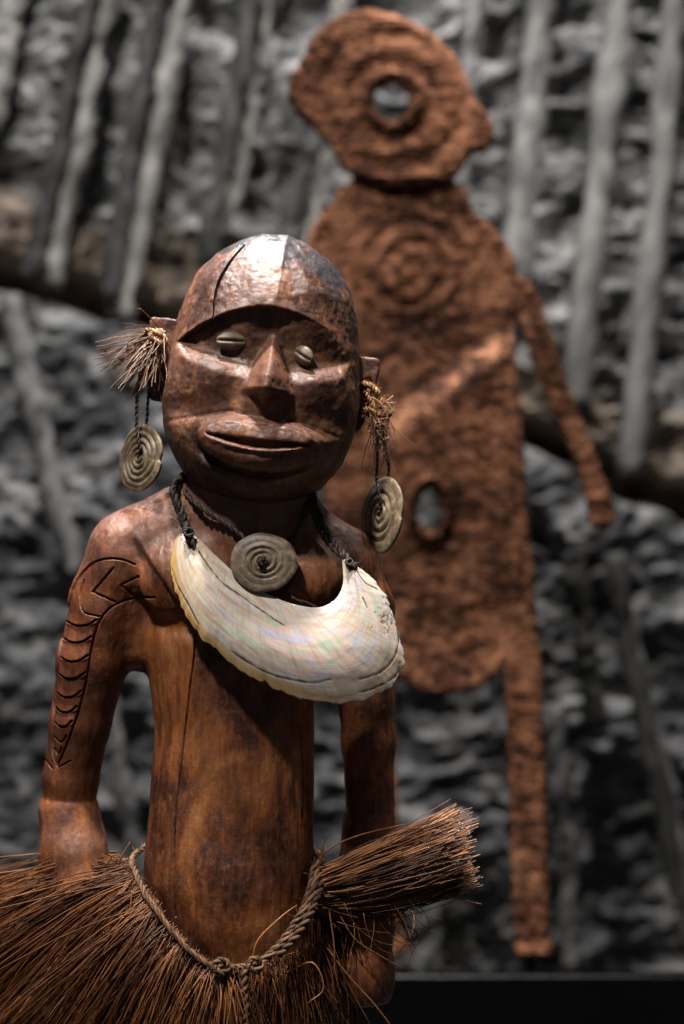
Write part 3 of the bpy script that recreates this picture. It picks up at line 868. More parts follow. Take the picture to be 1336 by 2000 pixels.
LARM = [pt(248, 1092, 12, 80), pt(207, 1180, 16, 71), pt(181, 1290, 20, 69), pt(157, 1410, 26, 59), pt(138, 1520, 34, 53), pt(136, 1572, 36, 51)]
LFORE = [pt(134, 1585, 36, 59), pt(144, 1670, 20, 62), pt(160, 1750, -8, 58), pt(205, 1830, -50, 50), pt(262, 1880, -80, 46)]
RARM = [pt(668, 1106, 22, 74), pt(700, 1190, 28, 64), pt(710, 1290, 34, 55), pt(714, 1370, 38, 50), pt(720, 1450, 42, 49), pt(723, 1580, 46, 48)]
RFORE = [pt(721, 1598, 46, 51), pt(716, 1700, 36, 52), pt(712, 1800, 22, 55), pt(708, 1900, 8, 58), pt(712, 1925, 6, 56)]
def larm(p):
    a = chain(p, LARM, 0.005)
    f = chain(p, LFORE, 0.010)
    pz = U(135, 1553, 36)
    f = smax(f, (p - pz) @ np.array([-0.10, 0.15, 0.98]), 0.0010)
    return smin(a, f, 0.0004)
def rarm(p):
    a = chain(p, RARM, 0.010)
    f = chain(p, RFORE, 0.010)
    f = smax(f, (p - U(722, 1580, 46)) @ np.array([0.02, 0.1, 0.99]), 0.0010)
    f = smax(f, -(p - U(722, 1958, 0)) @ np.array([0.0, 0.0, 1.0]), 0.002)
    return smin(a, f, 0.0004)
def legs(p):
    l_ = chain(p, [pt(365, 1960, 10, 105), pt(350, 2120, -25, 92), pt(352, 2240, 30, 66), pt(352, 2360, 20, 58)], 0.012)
    r_ = chain(p, [pt(560, 1960, 15, 105), pt(590, 2120, -20, 92), pt(590, 2240, 35, 66), pt(590, 2360, 25, 58)], 0.012)
    fl_ = chain(p, [pt(352, 2372, 30, 50), pt(345, 2375, -90, 42)], 0.01)
    fr_ = chain(p, [pt(590, 2372, 35, 50), pt(597, 2375, -85, 42)], 0.01)
    d = smin(smin(l_, fl_, 0.012), smin(r_, fr_, 0.012), 0.010)
    return smax(d, 0.0005 - p[:, 2], 0.003)
def upper(p):
    nk = cap(p, *[x for x in (pt(496, 925, 14, 0)[0], pt(482, 1050, 24, 0)[0])], 118 * K, 128 * K)
    tl = cap(p, pt(440, 1005, 30, 0)[0], pt(258, 1078, 14, 0)[0], 98 * K, 82 * K)
    tr = cap(p, pt(505, 1010, 34, 0)[0], pt(664, 1104, 24, 0)[0], 90 * K, 74 * K)
    d = smin(torso_sdf(p), smin(tl, tr, 0.016), 0.016)
    d = smin(d, nk, 0.014)
    # webs that close the armpits
    d = smin(d, cap(p, pt(262, 1190, 24, 0)[0], pt(272, 1262, 26, 0)[0], 62 * K, 50 * K), 0.010)
    d = smin(d, cap(p, pt(640, 1190, 34, 0)[0], pt(642, 1262, 36, 0)[0], 52 * K, 40 * K), 0.008)
    # pectoral slabs: raised, cut off below
    pl = ell((p / K).astype(np.float32), U(380, 1130, -52) / K, (112, 62, 92)) * K
    pr = ell((p / K).astype(np.float32), U(590, 1130, -46) / K, (92, 66, 80)) * K
    return smin(smin(d, pl, 0.007), pr, 0.007)
def body_sdf(p):
    d = upper(p)
    d = smin(d, larm(p), 0.007)
    d = smin(d, rarm(p), 0.009)
    d = smin(d, legs(p), 0.02)
    return d
lo = np.array([-0.262, -0.115, -0.004]); hi = np.array([0.075, 0.115, ZC + 0.045])
v, q = surface_nets(body_sdf, lo, hi, 0.0012, 1.5)
nr = vnormals(v, q)
fac = cell_f1(v / np.array([0.024, 0.024, 0.030]), 25)
sho = sstep(to_px(v)[:, 1], 1270, 1200)
elb = np.exp(-((to_px(v)[:, 1] - 1625) / 60) ** 2) * (to_px(v)[:, 0] < 260)
v = v + nr * ((fac - 0.25) * (0.0004 + 0.0016 * elb + 0.0013 * sho) + 0.0003 * vnoise(v / np.array([0.02, 0.02, 0.06]), 3) + 0.00035 * fbm(v / np.array([0.004, 0.004, 0.016]), 3, 61))[:, None]
cr_l = np.array([(262, 1046), (300, 1110), (342, 1172), (392, 1246)], float)
pxb = to_px(v); sdl = poly_dist(pxb, cr_l)
side = np.interp(pxb[:, 1], cr_l[:, 1], cr_l[:, 0]) - pxb[:, 0]
sdl = np.where(side > 0, sdl, -sdl)
v = v - nr * (np.where(nr[:, 1] < 0, 1, 0) * 0.0034 * sstep(sdl, -5, 7) * np.exp(-(np.maximum(sdl, 0) / 60) ** 2) * sstep(sdl, -40, -6) * sstep(pxb[:, 1], 1030, 1070) * sstep(pxb[:, 1], 1262, 1225))[:, None]
# carved tattoo bands on the arm (crop coordinates of the photograph -> pixels)
c8 = lambda L: [(0.57 * x, 560 + 0.57 * y) for x, y in L]
outer = smooth_line(c8([(462, 952), (420, 936), (370, 932), (320, 946), (282, 980), (255, 1022), (235, 1090), (215, 1180), (200, 1280), (188, 1400), (181, 1500), (180, 1590), (196, 1640)]), 80)
inner = smooth_line(c8([(530, 1066), (480, 1065), (430, 1075), (380, 1100), (345, 1140), (325, 1190), (310, 1260), (300, 1330), (285, 1400), (265, 1470), (240, 1540), (215, 1600), (196, 1640)]), 80)
LINES = [(outer, 2.2), (inner, 2.4),
         (c8([(388, 965), (318, 1045), (395, 1080)]), 2.4), (c8([(474, 993), (415, 1022), (462, 1060), (508, 1066)]), 2.6),
         (smooth_line(c8([(287, 1005), (274, 1050), (284, 1112), (342, 1130)]), 20), 1.8),
         (c8([(155, 1620), (180, 1652)]), 1.8), (c8([(242, 1625), (200, 1646)]), 1.8)]
for cy in (1155, 1213, 1278, 1336, 1400, 1452, 1502, 1552, 1592):
    ox = np.interp(cy, [1090, 1180, 1280, 1400, 1500, 1590, 1640], [235, 215, 200, 188, 181, 180, 196]) + 8
    ix = np.interp(cy, [1140, 1190, 1260, 1330, 1400, 1470, 1540, 1600, 1640], [345, 325, 310, 300, 285, 265, 240, 215, 196]) - 8
    mx = (ox + ix) / 2
    LINES.append((smooth_line(c8([(ox, cy - 9), (mx - (ix - ox) * 0.18, cy + 7), (mx + (ix - ox) * 0.2, cy + 4), (ix, cy - 14)]), 14), 2.0))
crk = smooth_line([(382, 1238), (378, 1290), (370, 1350), (360, 1440), (350, 1530), (342, 1610), (340, 1700), (343, 1790)], 60)
LINES.append((crk, 1.9))
LINES.append((smooth_line([(588, 1420), (592, 1520), (590, 1600)], 10), 1.3))
def all_d(px):
    best = np.full(len(px), 1e9)
    for L, w in LINES:
        L = np.asarray(L); b0 = L.min(0) - 14; b1 = L.max(0) + 14
        s = ((px > b0) & (px < b1)).all(1)
        if s.any(): best[s] = np.minimum(best[s], poly_dist(px[s], L) / w)
    return best
for rad in (5.0, 3.2):
    px = to_px(v); nr = vnormals(v, q)
    v, q = refine(v, q, (all_d(px) < rad) & (nr[:, 1] < 0.3))
px = to_px(v); nr = vnormals(v, q)
dl = all_d(px)
dep = np.where(nr[:, 1] < 0.35, sstep(dl, 1.35, 0.15), 0) * 0.0024
v = v - nr * dep[:, None]
# the ladder of scallops: each panel swells towards the next cut
lad = np.array([560 + 0.57 * c for c in (1110, 1155, 1213, 1278, 1336, 1400, 1452, 1502, 1552, 1592)])
ox_ = np.interp(px[:, 1], outer[::-1][:, 1] if outer[0, 1] > outer[-1, 1] else outer[6:, 1], outer[6:, 0]); ix_ = np.interp(px[:, 1], inner[8:, 1], inner[8:, 0])
bx = np.clip((px[:, 0] - ox_) / np.maximum(ix_ - ox_, 1), 0, 1)
fr_ = np.interp(px[:, 1] - 8 * np.sin(bx * math.pi), lad, np.arange(len(lad))); fr_ = (fr_ - np.floor(fr_))
inb = sstep(bx, 0.0, 0.18) * sstep(bx, 1.0, 0.82) * ((px[:, 1] > lad[0] + 6) & (px[:, 1] < lad[-3]) & (nr[:, 1] < 0.2))
v = v + nr * (0.0017 * inb * fr_ ** 1.3 * sstep(fr_, 1.0, 0.82) * sstep(dl, 0.8, 1.8))[:, None]
nr = vnormals(v, q)
qc = v[q].mean(1).astype(np.float32)
du_, dla, dra, dlg = torso_sdf(qc), larm(qc), rarm(qc), legs(qc)
pyc = 1000 - (qc[:, 2] - ZC) / K
pxc = to_px(qc)[:, 0]
s_leg = pyc > 1935 + 0 * pyc
s_leg &= ~((dra < 0.004) & (pxc > 655))
s_la = (~s_leg) & (dla < 0.003) & (pxc < np.interp(pyc, [1000, 1110, 1330, 1900], [215, 250, 285, 285]))
s_ra = (dra < 0.003) & (pxc > np.interp(pyc, [1000, 1150, 1340, 1960], [690, 668, 640, 640])) & (~s_leg)
rest = ~(s_leg | s_la | s_ra)
vpx = to_px(v)
dust = sstep(vpx[:, 1], 1170, 1010) * 0.9 + 0.5 * np.exp(-((vpx[:, 1] - 1625) / 60) ** 2) * (vpx[:, 0] < 260)
ruddy = sstep(larm(v.astype(np.float32)), 0.012, 0.0) * sstep(vpx[:, 1], 1560, 1530) * sstep(vpx[:, 1], 1080, 1170)
ATT = [('dust', dust), ('ruddy', ruddy)]
split_obj('torso', rest, v, q, nr, M_WOOD, carved, ATT)
a = split_obj('arm', s_la, v, q, nr, M_WOOD, carved, ATT); a['label'] = 'arm engraved with a ladder of scallops and chevrons'
split_obj('arm', s_ra, v, q, nr, M_WOOD, carved, ATT)
qx = pxc < 470
split_obj('leg', s_leg & qx, v, q, nr, M_WOOD, carved, ATT)
split_obj('leg', s_leg & ~qx, v, q, nr, M_WOOD, carved, ATT)

# ================================================================== CRESCENT SHELL NECKLACE
c2 = lambda L: [(60 + 0.569 * x, 900 + 0.569 * y) for x, y in L]
inn = smooth_line(c2([(523, 243), (545, 248), (580, 270), (640, 330), (720, 400), (800, 450), (880, 485), (960, 503), (1010, 497), (1050, 470), (1072, 420), (1070, 350), (1074, 322)]), 200)
out = smooth_line(c2([(523, 243), (500, 262), (487, 300), (483, 360), (495, 440), (530, 530), (580, 600), (640, 655), (700, 705), (800, 765), (900, 805), (1000, 828), (1100, 830), (1180, 810), (1240, 775), (1275, 710), (1280, 660), (1265, 590), (1240, 510), (1200, 440), (1150, 385), (1100, 348), (1074, 322)]), 300)
NT, NS = 300, 84
ti = np.linspace(0, 1, NT)
# growth lines fan between the two edges: reparametrise so they meet squarely
ii = resample(inn, NT); oo = resample(out, NT)
map_o = np.interp(ti, [0, 0.12, 0.5, 0.86, 1], [0, 0.13, 0.52, 0.88, 1])
oo = np.stack([np.interp(map_o, ti, oo[:, c]) for c in (0, 1)], 1)
ss = np.linspace(0, 1, NS)
PX = ii[:, None] * (1 - ss)[None, :, None] + oo[:, None] * ss[None, :, None]
# chipped, lamellar outer edge
wob = (np.interp(ti, np.linspace(0, 1, 60), RNG.normal(size=60)) * 2.6 + np.interp(ti, np.linspace(0, 1, 150), RNG.normal(size=150)) * 1.3)
nrm2 = oo - ii; nrm2 /= np.maximum(np.linalg.norm(nrm2, axis=1, keepdims=True), 1e-6)
PX = PX + (wob[:, None, None] * nrm2[:, None] * (ss ** 6)[None, :, None]) * sstep(ti, 0.0, 0.1)[:, None, None] * sstep(ti, 1.0, 0.9)[:, None, None]
X_, Z_ = PX[..., 0], PX[..., 1]
_zz = np.clip((Z_ - 1035) / 340, 0, 1); Yd = -100 - 70 * (1.75 * _zz - 0.75 * _zz ** 2)
Yd = Yd - 20 * np.sin(np.clip(ss, 0, 1) * math.pi)[None] * np.sin(ti * math.pi)[:, None] ** 0.5
Yd = Yd + 26 * np.clip((X_ - 620) / 170, 0, 1) ** 2 + 10 * np.clip((470 - X_) / 130, 0, 1) ** 2
flatp = np.stack([X_.ravel(), Z_.ravel()], 1)
sg = np.tile(ss, NT); tg = np.repeat(ti, NS)
# lamellae: low steps parallel to the outer edge
_f = sg * 6 + 0.8 * vnoise(np.stack([tg * 4, sg * 0, sg * 0], 1), 4); lam = 1.2 * (np.floor(_f) + sstep(_f - np.floor(_f), 0.0, 0.25)) / 6
lam += 0.25 * fbm(np.stack([tg * 26, sg * 7, sg * 0], 1), 3, 12)
Yd = Yd + lam.reshape(Yd.shape) * 1.6
marks = [(smooth_line(c2([(578, 312), (610, 360), (660, 420), (720, 462), (780, 505), (830, 540), (870, 565)]), 40), 1.3),
         (smooth_line(c2([(690, 655), (760, 700), (830, 735), (900, 752), (970, 762), (1030, 750)]), 40), 1.4),
         (smooth_line(c2([(1256, 560), (1262, 620), (1245, 680), (1200, 725), (1130, 750)]), 40), 1.2),
         (smooth_line(c2([(486, 372), (505, 430), (545, 500), (575, 560)]), 40), 1.1),
         (smooth_line(c2([(1140, 470), (1150, 492), (1155, 505)]), 10), 1.3),
         (smooth_line(c2([(1120, 380), (1150, 420), (1190, 440)]), 10), 1.0),
         (smooth_line(c2([(1270, 690), (1250, 740), (1180, 780), (1130, 795)]), 30), 1.0)]
mk = np.zeros(len(flatp))
for L, w in marks:
    wv = w * (1 + 0.5 * vnoise(np.stack([flatp[:, 0] / 14, flatp[:, 1] / 14, flatp[:, 0] * 0], 1), 6))
    mk = np.maximum(mk, sstep(poly_dist(flatp, L), wv * 1.6, wv * 0.5))
# worm-eaten specks near one tip
for _ in range(70):
    cx, cy = RNG.normal(c2([(1222, 535)])[0][0], 9), RNG.normal(c2([(1222, 535)])[0][1], 15)
    mk = np.maximum(mk, 0.8 * sstep(np.hypot(flatp[:, 0] - cx, flatp[:, 1] - cy), 2.2, 0.8))
Yd = Yd + (mk * 1.2).reshape(Yd.shape)
# tie holes
HOLES = [(373, 1060), (689, 1106)]
def shell_world(Yd):
    s = (D + Yd * K) / D
    return np.stack([(X_ - 668) * K * s, Yd * K, ZC - (Z_ - 1000) * K * s], -1).reshape(-1, 3)
thick = 6 + 2.5 * np.sin(ss * math.pi)[None] * np.ones((NT, 1))
front_v = shell_world(Yd); back_v = shell_world(Yd + thick)
i = np.arange(NT - 1)[:, None] * NS + np.arange(NS - 1)[None]
qf = np.stack([i, i + 1, i + NS + 1, i + NS], -1).reshape(-1, 4)
cpx = flatp[qf].mean(1)
keep = np.ones(len(qf), bool)
for hx, hy in HOLES: keep &= np.hypot(cpx[:, 0] - hx, cpx[:, 1] - hy) > 7
qf = qf[keep]
nF = len(front_v)
qb = qf[:, ::-1] + nF
# side walls along every open edge
ed = np.stack([qf, np.roll(qf, -1, 1)], -1).reshape(-1, 2)
key = np.sort(ed, 1); uq, inv_, cn = np.unique(key, axis=0, return_inverse=True, return_counts=True)
be = ed[cn[inv_.ravel()] == 1]
qs = np.stack([be[:, 1], be[:, 0], be[:, 0] + nF, be[:, 1] + nF], 1)
V = np.vstack([front_v, back_v]); F = np.vstack([qf, qb, qs])
neck = thing('shell_necklace', 'large crescent pearl shell hung on a dark twisted neck cord', 'necklace', U(560, 1240, -150))
me = mesh_from('crescent_shell', V, F)
if me.polygons[0].normal.y > 0: me.flip_normals()
uvl = me.uv_layers.new(name='UVMap')
li = np.zeros(len(me.loops), np.int32); me.loops.foreach_get('vertex_index', li)
uvv = np.tile(np.stack([tg, sg], 1), (2, 1))
uvl.data.foreach_set('uv', uvv[li].astype(np.float32).ravel())
attr(me, 'mark', np.tile(mk, 2))
amber = sstep(sg, 0.80, 1.0) * 1.0 * sstep(tg, 0.85, 0.35) + 0.55 * sstep(tg, 0.25, 0.02) * sstep(sg, 0.6, 1.0) + 0.4 * np.maximum.reduce([sstep(np.hypot(flatp[:, 0] - hx, flatp[:, 1] - hy), 17, 6) for hx, hy in HOLES]) + 0.25 * sstep(tg, 0.3, 0.1)
attr(me, 'amber', np.tile(np.clip(amber, 0, 1), 2))
sheen = np.exp(-((flatp[:, 0] - 600) / 150) ** 2) * np.exp(-((sg - 0.48) / 0.36) ** 2)
attr(me, 'sheen', np.tile(0.25 + 0.75 * sheen, 2))
obj('crescent_shell', me, M_NACRE, neck)
def rope_obj(name, path_px, r, mat, parent, strands=2, pitch=None, fuzz=0, extra=()):
    P3 = smooth_line(np.array([U(*p_) for p_ in path_px]), 80)
    P3 = P3 + np.stack([np.interp(np.arange(80), np.linspace(0, 80, 16), RNG.normal(size=16)) for _ in range(3)], 1) * r * K * 0.16
    ls, rs = rope(P3, r * K, strands, (pitch or r * 5) * K)
    for e in extra:
        l2, r2 = rope(smooth_line(np.array([U(*p_) for p_ in e[0]]), 60), e[1] * K, 2, e[1] * 5 * K); ls += l2; rs += r2
    for _ in range(fuzz):
        c = P3[RNG.integers(2, 78)]; d = RNG.normal(size=3); d /= np.linalg.norm(d)
        t = np.linspace(0, 1, 5)[:, None]
        b_ = c + d * K * r * 0.6
        ls.append(b_ + t * d * K * r * RNG.uniform(0.8, 2.0) + t * t * RNG.normal(size=3) * K * r * 0.8); rs.append(np.linspace(0.7, 0.35, 5) * K)
    V, F, tid = tubes(ls, rs, 6 if strands else 4)
    me = mesh_from(name, V, F); attr(me, 'tone', tid)
    return obj(name, me, mat, parent)
def loop(cx, cy, Y, r, n=10, ax=0.5):
    a = np.linspace(0, 2 * math.pi * 1.7, n)
    return [(cx + r * math.cos(t), cy + r * math.sin(t), Y + r * ax * math.sin(t * 1.3) - t) for t in a]
rope_obj('neck_cord', [(412, 905, 90), (368, 922, 30), (346, 944, -30), (342, 968, -68), (352, 1000, -92), (362, 1025, -104), (368, 1046, -112), (372, 1062, -116), (378, 1058, -98)], 8.5, M_CORD, neck, 3, 34, 60,
         [(loop(368, 1040, -112, 8), 3.5), ([(346, 936, -36), (338, 958, -72), (350, 985, -92), (360, 1012, -104), (366, 1044, -110)], 6)])
rope_obj('neck_cord', [(590, 915, 90), (608, 955, 10), (613, 985, -48), (628, 1018, -76), (645, 1050, -90), (664, 1076, -104), (684, 1100, -122), (690, 1107, -128), (694, 1104, -104)], 8, M_CORD, neck, 3, 34, 50,
         [([(604, 970, -30), (612, 1000, -64), (628, 1040, -84), (650, 1070, -98), (672, 1088, -112)], 6), (loop(682, 1098, -124, 6), 3)])

# ================================================================== SPIRAL DISCS
def disc_mesh(R, pitch, thick, hole, seed, chip=0.0, plain=0.8):
    nr_, nt_ = 76, 190
    rr = np.linspace(hole / R, 1, nr_) * R; th = np.linspace(0, 2 * math.pi, nt_, endpoint=False)
    TH, RR = np.meshgrid(th, rr)
    ph = R * (RR / R) ** 0.85 / pitch - TH / (2 * math.pi)
    fr = ph - np.floor(ph)
    g = np.exp(-((fr - 0.5) / 0.10) ** 2) * (0.55 + 0.45 * np.sin(TH * 2 + RR * 0.11 + seed))
    edge = sstep(RR, R * 0.985, R * 0.93)
    flt = 1 - 0.85 * sstep(RR, R * (plain - 0.22), R * plain); hgt = thick * 0.5 + 1.3 * np.sin(fr * math.pi * 2 + 1.6) * edge * flt - 2.6 * g * edge * flt
    hgt *= 1 - 0.35 * sstep(RR, R * 0.94, R)
    hgt += 5 * (1 - (RR / R) ** 2)
    wob = 1 + (0.014 * np.sin(3 * TH + seed) + 0.010 * np.sin(7 * TH + 2 * seed)) * (RR / R) ** 2
    if chip: wob -= chip * np.exp(-((TH - 0.05) / 0.12) ** 2) * (RR / R) ** 3
    x = RR * wob * np.cos(TH); z = RR * wob * np.sin(TH)
    f_ = np.stack([x, -hgt, z], -1).reshape(-1, 3); b_ = np.stack([x, 0.5 * thick - 4 * (1 - (RR / R) ** 2), z], -1).reshape(-1, 3)
    i = np.arange(nr_ - 1)[:, None] * nt_; j = np.arange(nt_)[None]; j2 = (j + 1) % nt_
    q1 = np.stack([i + j, i + j2, i + nt_ + j2, i + nt_ + j], -1).reshape(-1, 4)
    n0 = len(f_)
    jj = np.arange(nt_); jj2 = (jj + 1) % nt_; o_ = (nr_ - 1) * nt_
    rim = np.stack([o_ + jj, o_ + jj2, o_ + jj2 + n0, o_ + jj + n0], 1)
    inn_ = np.stack([jj2, jj, jj + n0, jj2 + n0], 1)
    V = np.vstack([f_, b_]); F = np.vstack([q1, q1[:, ::-1] + n0, rim, inn_])
    return V, F, np.concatenate([(g * edge * flt).ravel(), (g * 0).ravel()])
def disc_obj(parent, c, R, yaw, roll, pitch_tilt=0.0, seed=0, turns=5, chip=0.0, scale=(1, 1), plain=0.8):
    V, F, g = disc_mesh(R, R / turns, 6, 6, seed, chip, plain)
    V = V * np.array([scale[0], 1, scale[1]])
    def rot(a, ax):
        c_, s_ = math.cos(a), math.sin(a)
        return {'y': np.array([[c_, 0, s_], [0, 1, 0], [-s_, 0, c_]]), 'z': np.array([[c_, -s_, 0], [s_, c_, 0], [0, 0, 1]]), 'x': np.array([[1, 0, 0], [0, c_, -s_], [0, s_, c_]])}[ax]
    Rm = rot(roll, 'y') @ rot(yaw, 'z') @ rot(pitch_tilt, 'x')
    W = (V @ Rm.T) * K + c
    me = mesh_from('spiral_disc', W, F)
    if me.polygons[0].normal.dot(Vector(Rm @ np.array([0, -1.0, 0]))) < 0: me.flip_normals()
    attr(me, 'groove', g)
    return obj('spiral_disc', me, M_DISC, parent)

pend = thing('disc_pendant', 'round spiral shell disc on a thin twisted cord above the crescent shell', 'pendant', U(515, 1098, -132))
disc_obj(pend, U(515, 1098, -134), 61, math.radians(-4), math.radians(4), math.radians(-14), 1, 5.2, 0.05, (1.04, 0.93), 0.66)
rope_obj('neck_cord', [(420, 915, 80), (372, 938, 20), (362, 962, -50), (392, 990, -96), (430, 1018, -108), (470, 1046, -112), (500, 1080, -114), (514, 1098, -116)], 5, M_CORD, pend, 2, 30, 40)
rope_obj('neck_cord', [(585, 925, 70), (602, 965, 0), (600, 995, -60), (588, 1022, -90), (572, 1048, -106), (545, 1075, -112), (520, 1094, -116)], 5, M_CORD, pend, 2, 30, 40)
rope_obj('knot', loop(513, 1098, -140, 6, 14), 5, M_CORD, pend, 2, 20, 12)
rope_obj('tie_string', [(560, 1142, -128), (566, 1158, -130), (575, 1170, -134), (600, 1178, -132), (618, 1186, -128)], 2.4, M_BELT, pend, 2, 16, 6)

# ================================================================== EAR ORNAMENTS
def fibre_obj(name, lines, radii, mat, parent, stuff=True, sides=3, tone=None):
    V, F, tid = tubes(lines, radii, sides)
    me = mesh_from(name, V, F); attr(me, 'tone', tid if tone is None else tone(V, tid))
    o = obj(name, me, mat, parent)
    if stuff: o['kind'] = 'stuff'
    return o
def bez(a, b, c, n):
    t = np.linspace(0, 1, n)[:, None]
    return (1 - t) ** 2 * a + 2 * t * (1 - t) * b + t * t * c
e_l = thing('ear_ornament', 'bushy fibre tassel with a spiral shell disc hung from one ear', 'earring', U(275, 895, 0))
disc_obj(e_l, U(275, 895, -22), 66, math.radians(-47), math.radians(10), 0.0, 2, 5.6, 0.07, (1, 1), 0.95)
lines = []; rad = []
for k in range(230):                                # the brush of cut fibres
    a = np.array([RNG.normal(312, 7), RNG.normal(662, 11), RNG.normal(-8, 12)])
    f = RNG.random()
    ang = math.radians(RNG.normal(37, 22)) if f < 0.8 else math.radians(RNG.uniform(60, 105))
    ln = RNG.uniform(60, 128) if f < 0.8 else RNG.uniform(50, 100)
    if ang < math.radians(-5): ln *= 0.6
    e_ = a + ln * np.array([-math.cos(ang), math.sin(ang), 0]) + np.array([0, 0, RNG.normal(-18, 30)])
    m_ = (a + e_) / 2 + RNG.normal(size=3) * 7 + np.array([0, -10 * math.cos(ang), -8])
    e_ += RNG.normal(size=3) * 3
    L2 = bez(a, m_, e_, 7) + RNG.normal(size=(7, 3)) * np.linspace(0, 1.1, 7)[:, None]
    lines.append(np.array([U(*p_) for p_ in L2])); rad.append(np.linspace(1.5, 0.75, 7) * K * RNG.uniform(0.8, 1.25))
fibre_obj('fibre_tassel', lines, rad, M_TASSEL, e_l)
rope_obj('binding', [(282, 655, -20), (290, 644, -36), (304, 650, -42), (318, 656, -38), (322, 672, -34), (306, 668, -46), (294, 654, -44), (308, 646, -36), (322, 652, -34)], 5.5, M_TASSEL, e_l, 3, 24, 30)
rope_obj('cord', [(276, 700, -20), (270, 760, -28), (267, 820, -30), (268, 850, -36), (272, 872, -40), (274, 892, -30)], 3.2, M_CORD, e_l, 2, 22, 16)
rope_obj('cord', [(292, 700, -10), (290, 760, -14), (287, 815, -8), (280, 850, 4), (276, 890, -12)], 3.0, M_CORD, e_l, 2, 22, 16)
e_r = thing('ear_ornament', 'spiral shell disc on frayed golden twine hung from the other ear', 'earring', U(746, 1006, 10))
disc_obj(e_r, U(746, 1006, -6), 75, math.radians(-60), math.radians(8), 0.0, 5, 4.4, 0.02, (1, 1), 0.78)
tw = [[(706, 752, 4), (716, 748, -22), (728, 756, -26), (738, 770, -24), (746, 790, -22), (752, 808, -20)], [(704, 806, 4), (716, 800, -24), (732, 806, -28), (748, 812, -26), (764, 806, -20)],
      [(712, 760, -20), (722, 780, -26), (734, 800, -26), (744, 826, -24), (744, 850, -22)], [(716, 804, -20), (730, 822, -28), (740, 850, -24), (746, 880, -20)], [(748, 800, -20), (756, 815, -24), (748, 830, -26), (738, 815, -26), (746, 802, -24)]]
for k, t_ in enumerate(tw):
    rope_obj('twine', t_, [6.5, 6, 5.5, 5, 5][k], M_GOLD if k != 3 else M_TASSEL, e_r, 3, 22, 34)
lines = []; rad = []
for k in range(95):
    a = np.array([RNG.normal(738, 11), RNG.normal(812, 22), RNG.normal(-22, 6)])
    if k < 60: e_ = a + np.array([RNG.normal(8, 12), RNG.uniform(30, 82), RNG.normal(0, 9)])
    else: e_ = a + np.array([RNG.uniform(8, 34), RNG.normal(-8, 14), RNG.normal(-6, 10)])
    m_ = (a + e_) / 2 + RNG.normal(size=3) * 6
    lines.append(np.array([U(*p_) for p_ in bez(a, m_, e_, 6)])); rad.append(np.linspace(1.3, 0.6, 6) * K)
fibre_obj('fibre_tassel', lines, rad, M_TASSEL, e_r)
rope_obj('cord', [(735, 838, -20), (737, 890, -18), (736, 930, -14), (740, 960, -24), (746, 1000, -20)], 3.0, M_CORD, e_r, 2, 20, 12)
rope_obj('cord', [(748, 850, -20), (756, 890, -16), (760, 925, -6), (756, 960, 4), (748, 1000, -6)], 3.0, M_CORD, e_r, 2, 20, 12)

# ================================================================== FIBRE SKIRT
skirt = thing('fibre_skirt', 'shaggy brown plant fibre skirt tied on with a twisted waist cord', 'skirt', U(440, 1850, -120))
bL = smooth_line([(228, 1668, 40), (240, 1688, -10), (266, 1712, -72), (300, 1762, -112), (338, 1815, -136), (378, 1858, -146), (418, 1884, -150), (460, 1892, -150)], 60)
lines = []; rad = []
def roots(s): return np.array([np.interp(s, np.linspace(0, 1, 60), bL[:, c]) for c in range(3)])
clump = [(RNG.random(), RNG.normal(size=2), RNG.random()) for _ in range(75)]; tones = []
for k in range(4200):
    cs, cj, ct = clump[RNG.integers(0, 75)]; tones += [np.clip(0.55 * ct + 0.5 * RNG.random() + 0.04, 0, 1)] * 27
    s = np.clip(cs + RNG.normal(0, 0.014), 0, 1)
    s = s ** 0.9
    r0 = roots(s)
    lay = RNG.random()                                # 0 = outermost
    ang = np.interp(s, [0, 0.15, 0.4, 0.65, 0.85, 1.0], [15, 25, 44, 59, 76, 90]) + 8 * cj[0] + RNG.normal(0, 5) + 20 * lay
    ln = (330 + 55 * cj[1] + RNG.normal(0, 40)) * np.interp(s, [0, 0.3, 1], [0.95, 1.15, 0.7])
    a = math.radians(ang)
    dirv = np.array([-math.cos(a), math.sin(a), 0])
    lift = np.interp(s, [0, 0.3, 1], [8, 26, 8]) * (1 - lay)
    p1 = r0 + dirv * ln * 0.36 + np.array([-6, -lift - 8, -40 * (1 - lay) - 12])
    p2 = r0 + dirv * ln + np.array([0, 26 + 70 * RNG.random() * 0.7, -26 + 70 * lay + RNG.normal(0, 12)])
    r0 = r0 + np.array([RNG.normal(0, 5), RNG.normal(0, 5) + 4, 10 * lay + RNG.normal(0, 4)])
    p1 = p1 + RNG.normal(size=3) * 13; p2 = p2 + RNG.normal(size=3) * np.array([14, 22, 10])
    ww = np.sin(np.linspace(0, RNG.uniform(2, 6), 9) + RNG.uniform(0, 6)) * np.linspace(0, 1, 9) * (RNG.uniform(0, 7) if RNG.random() < 0.7 else RNG.uniform(8, 18))
    L2 = bez(r0, p1, p2, 9) + RNG.normal(size=(9, 3)) * np.linspace(0, 1.5, 9)[:, None]
    L2 = L2 + ww[:, None] * np.array([math.sin(a), math.cos(a), 0.5])
    lines.append(np.array([U(*p_) for p_ in L2])); rad.append(np.linspace(1.7, 0.9, 9) * K * (0.55 + 1.0 * RNG.random() ** 2))
fibre_obj('fibre_fringe', lines, rad, M_SKIRT, skirt, True, 3, lambda V, t: np.array(tones))
lines = []; rad = []
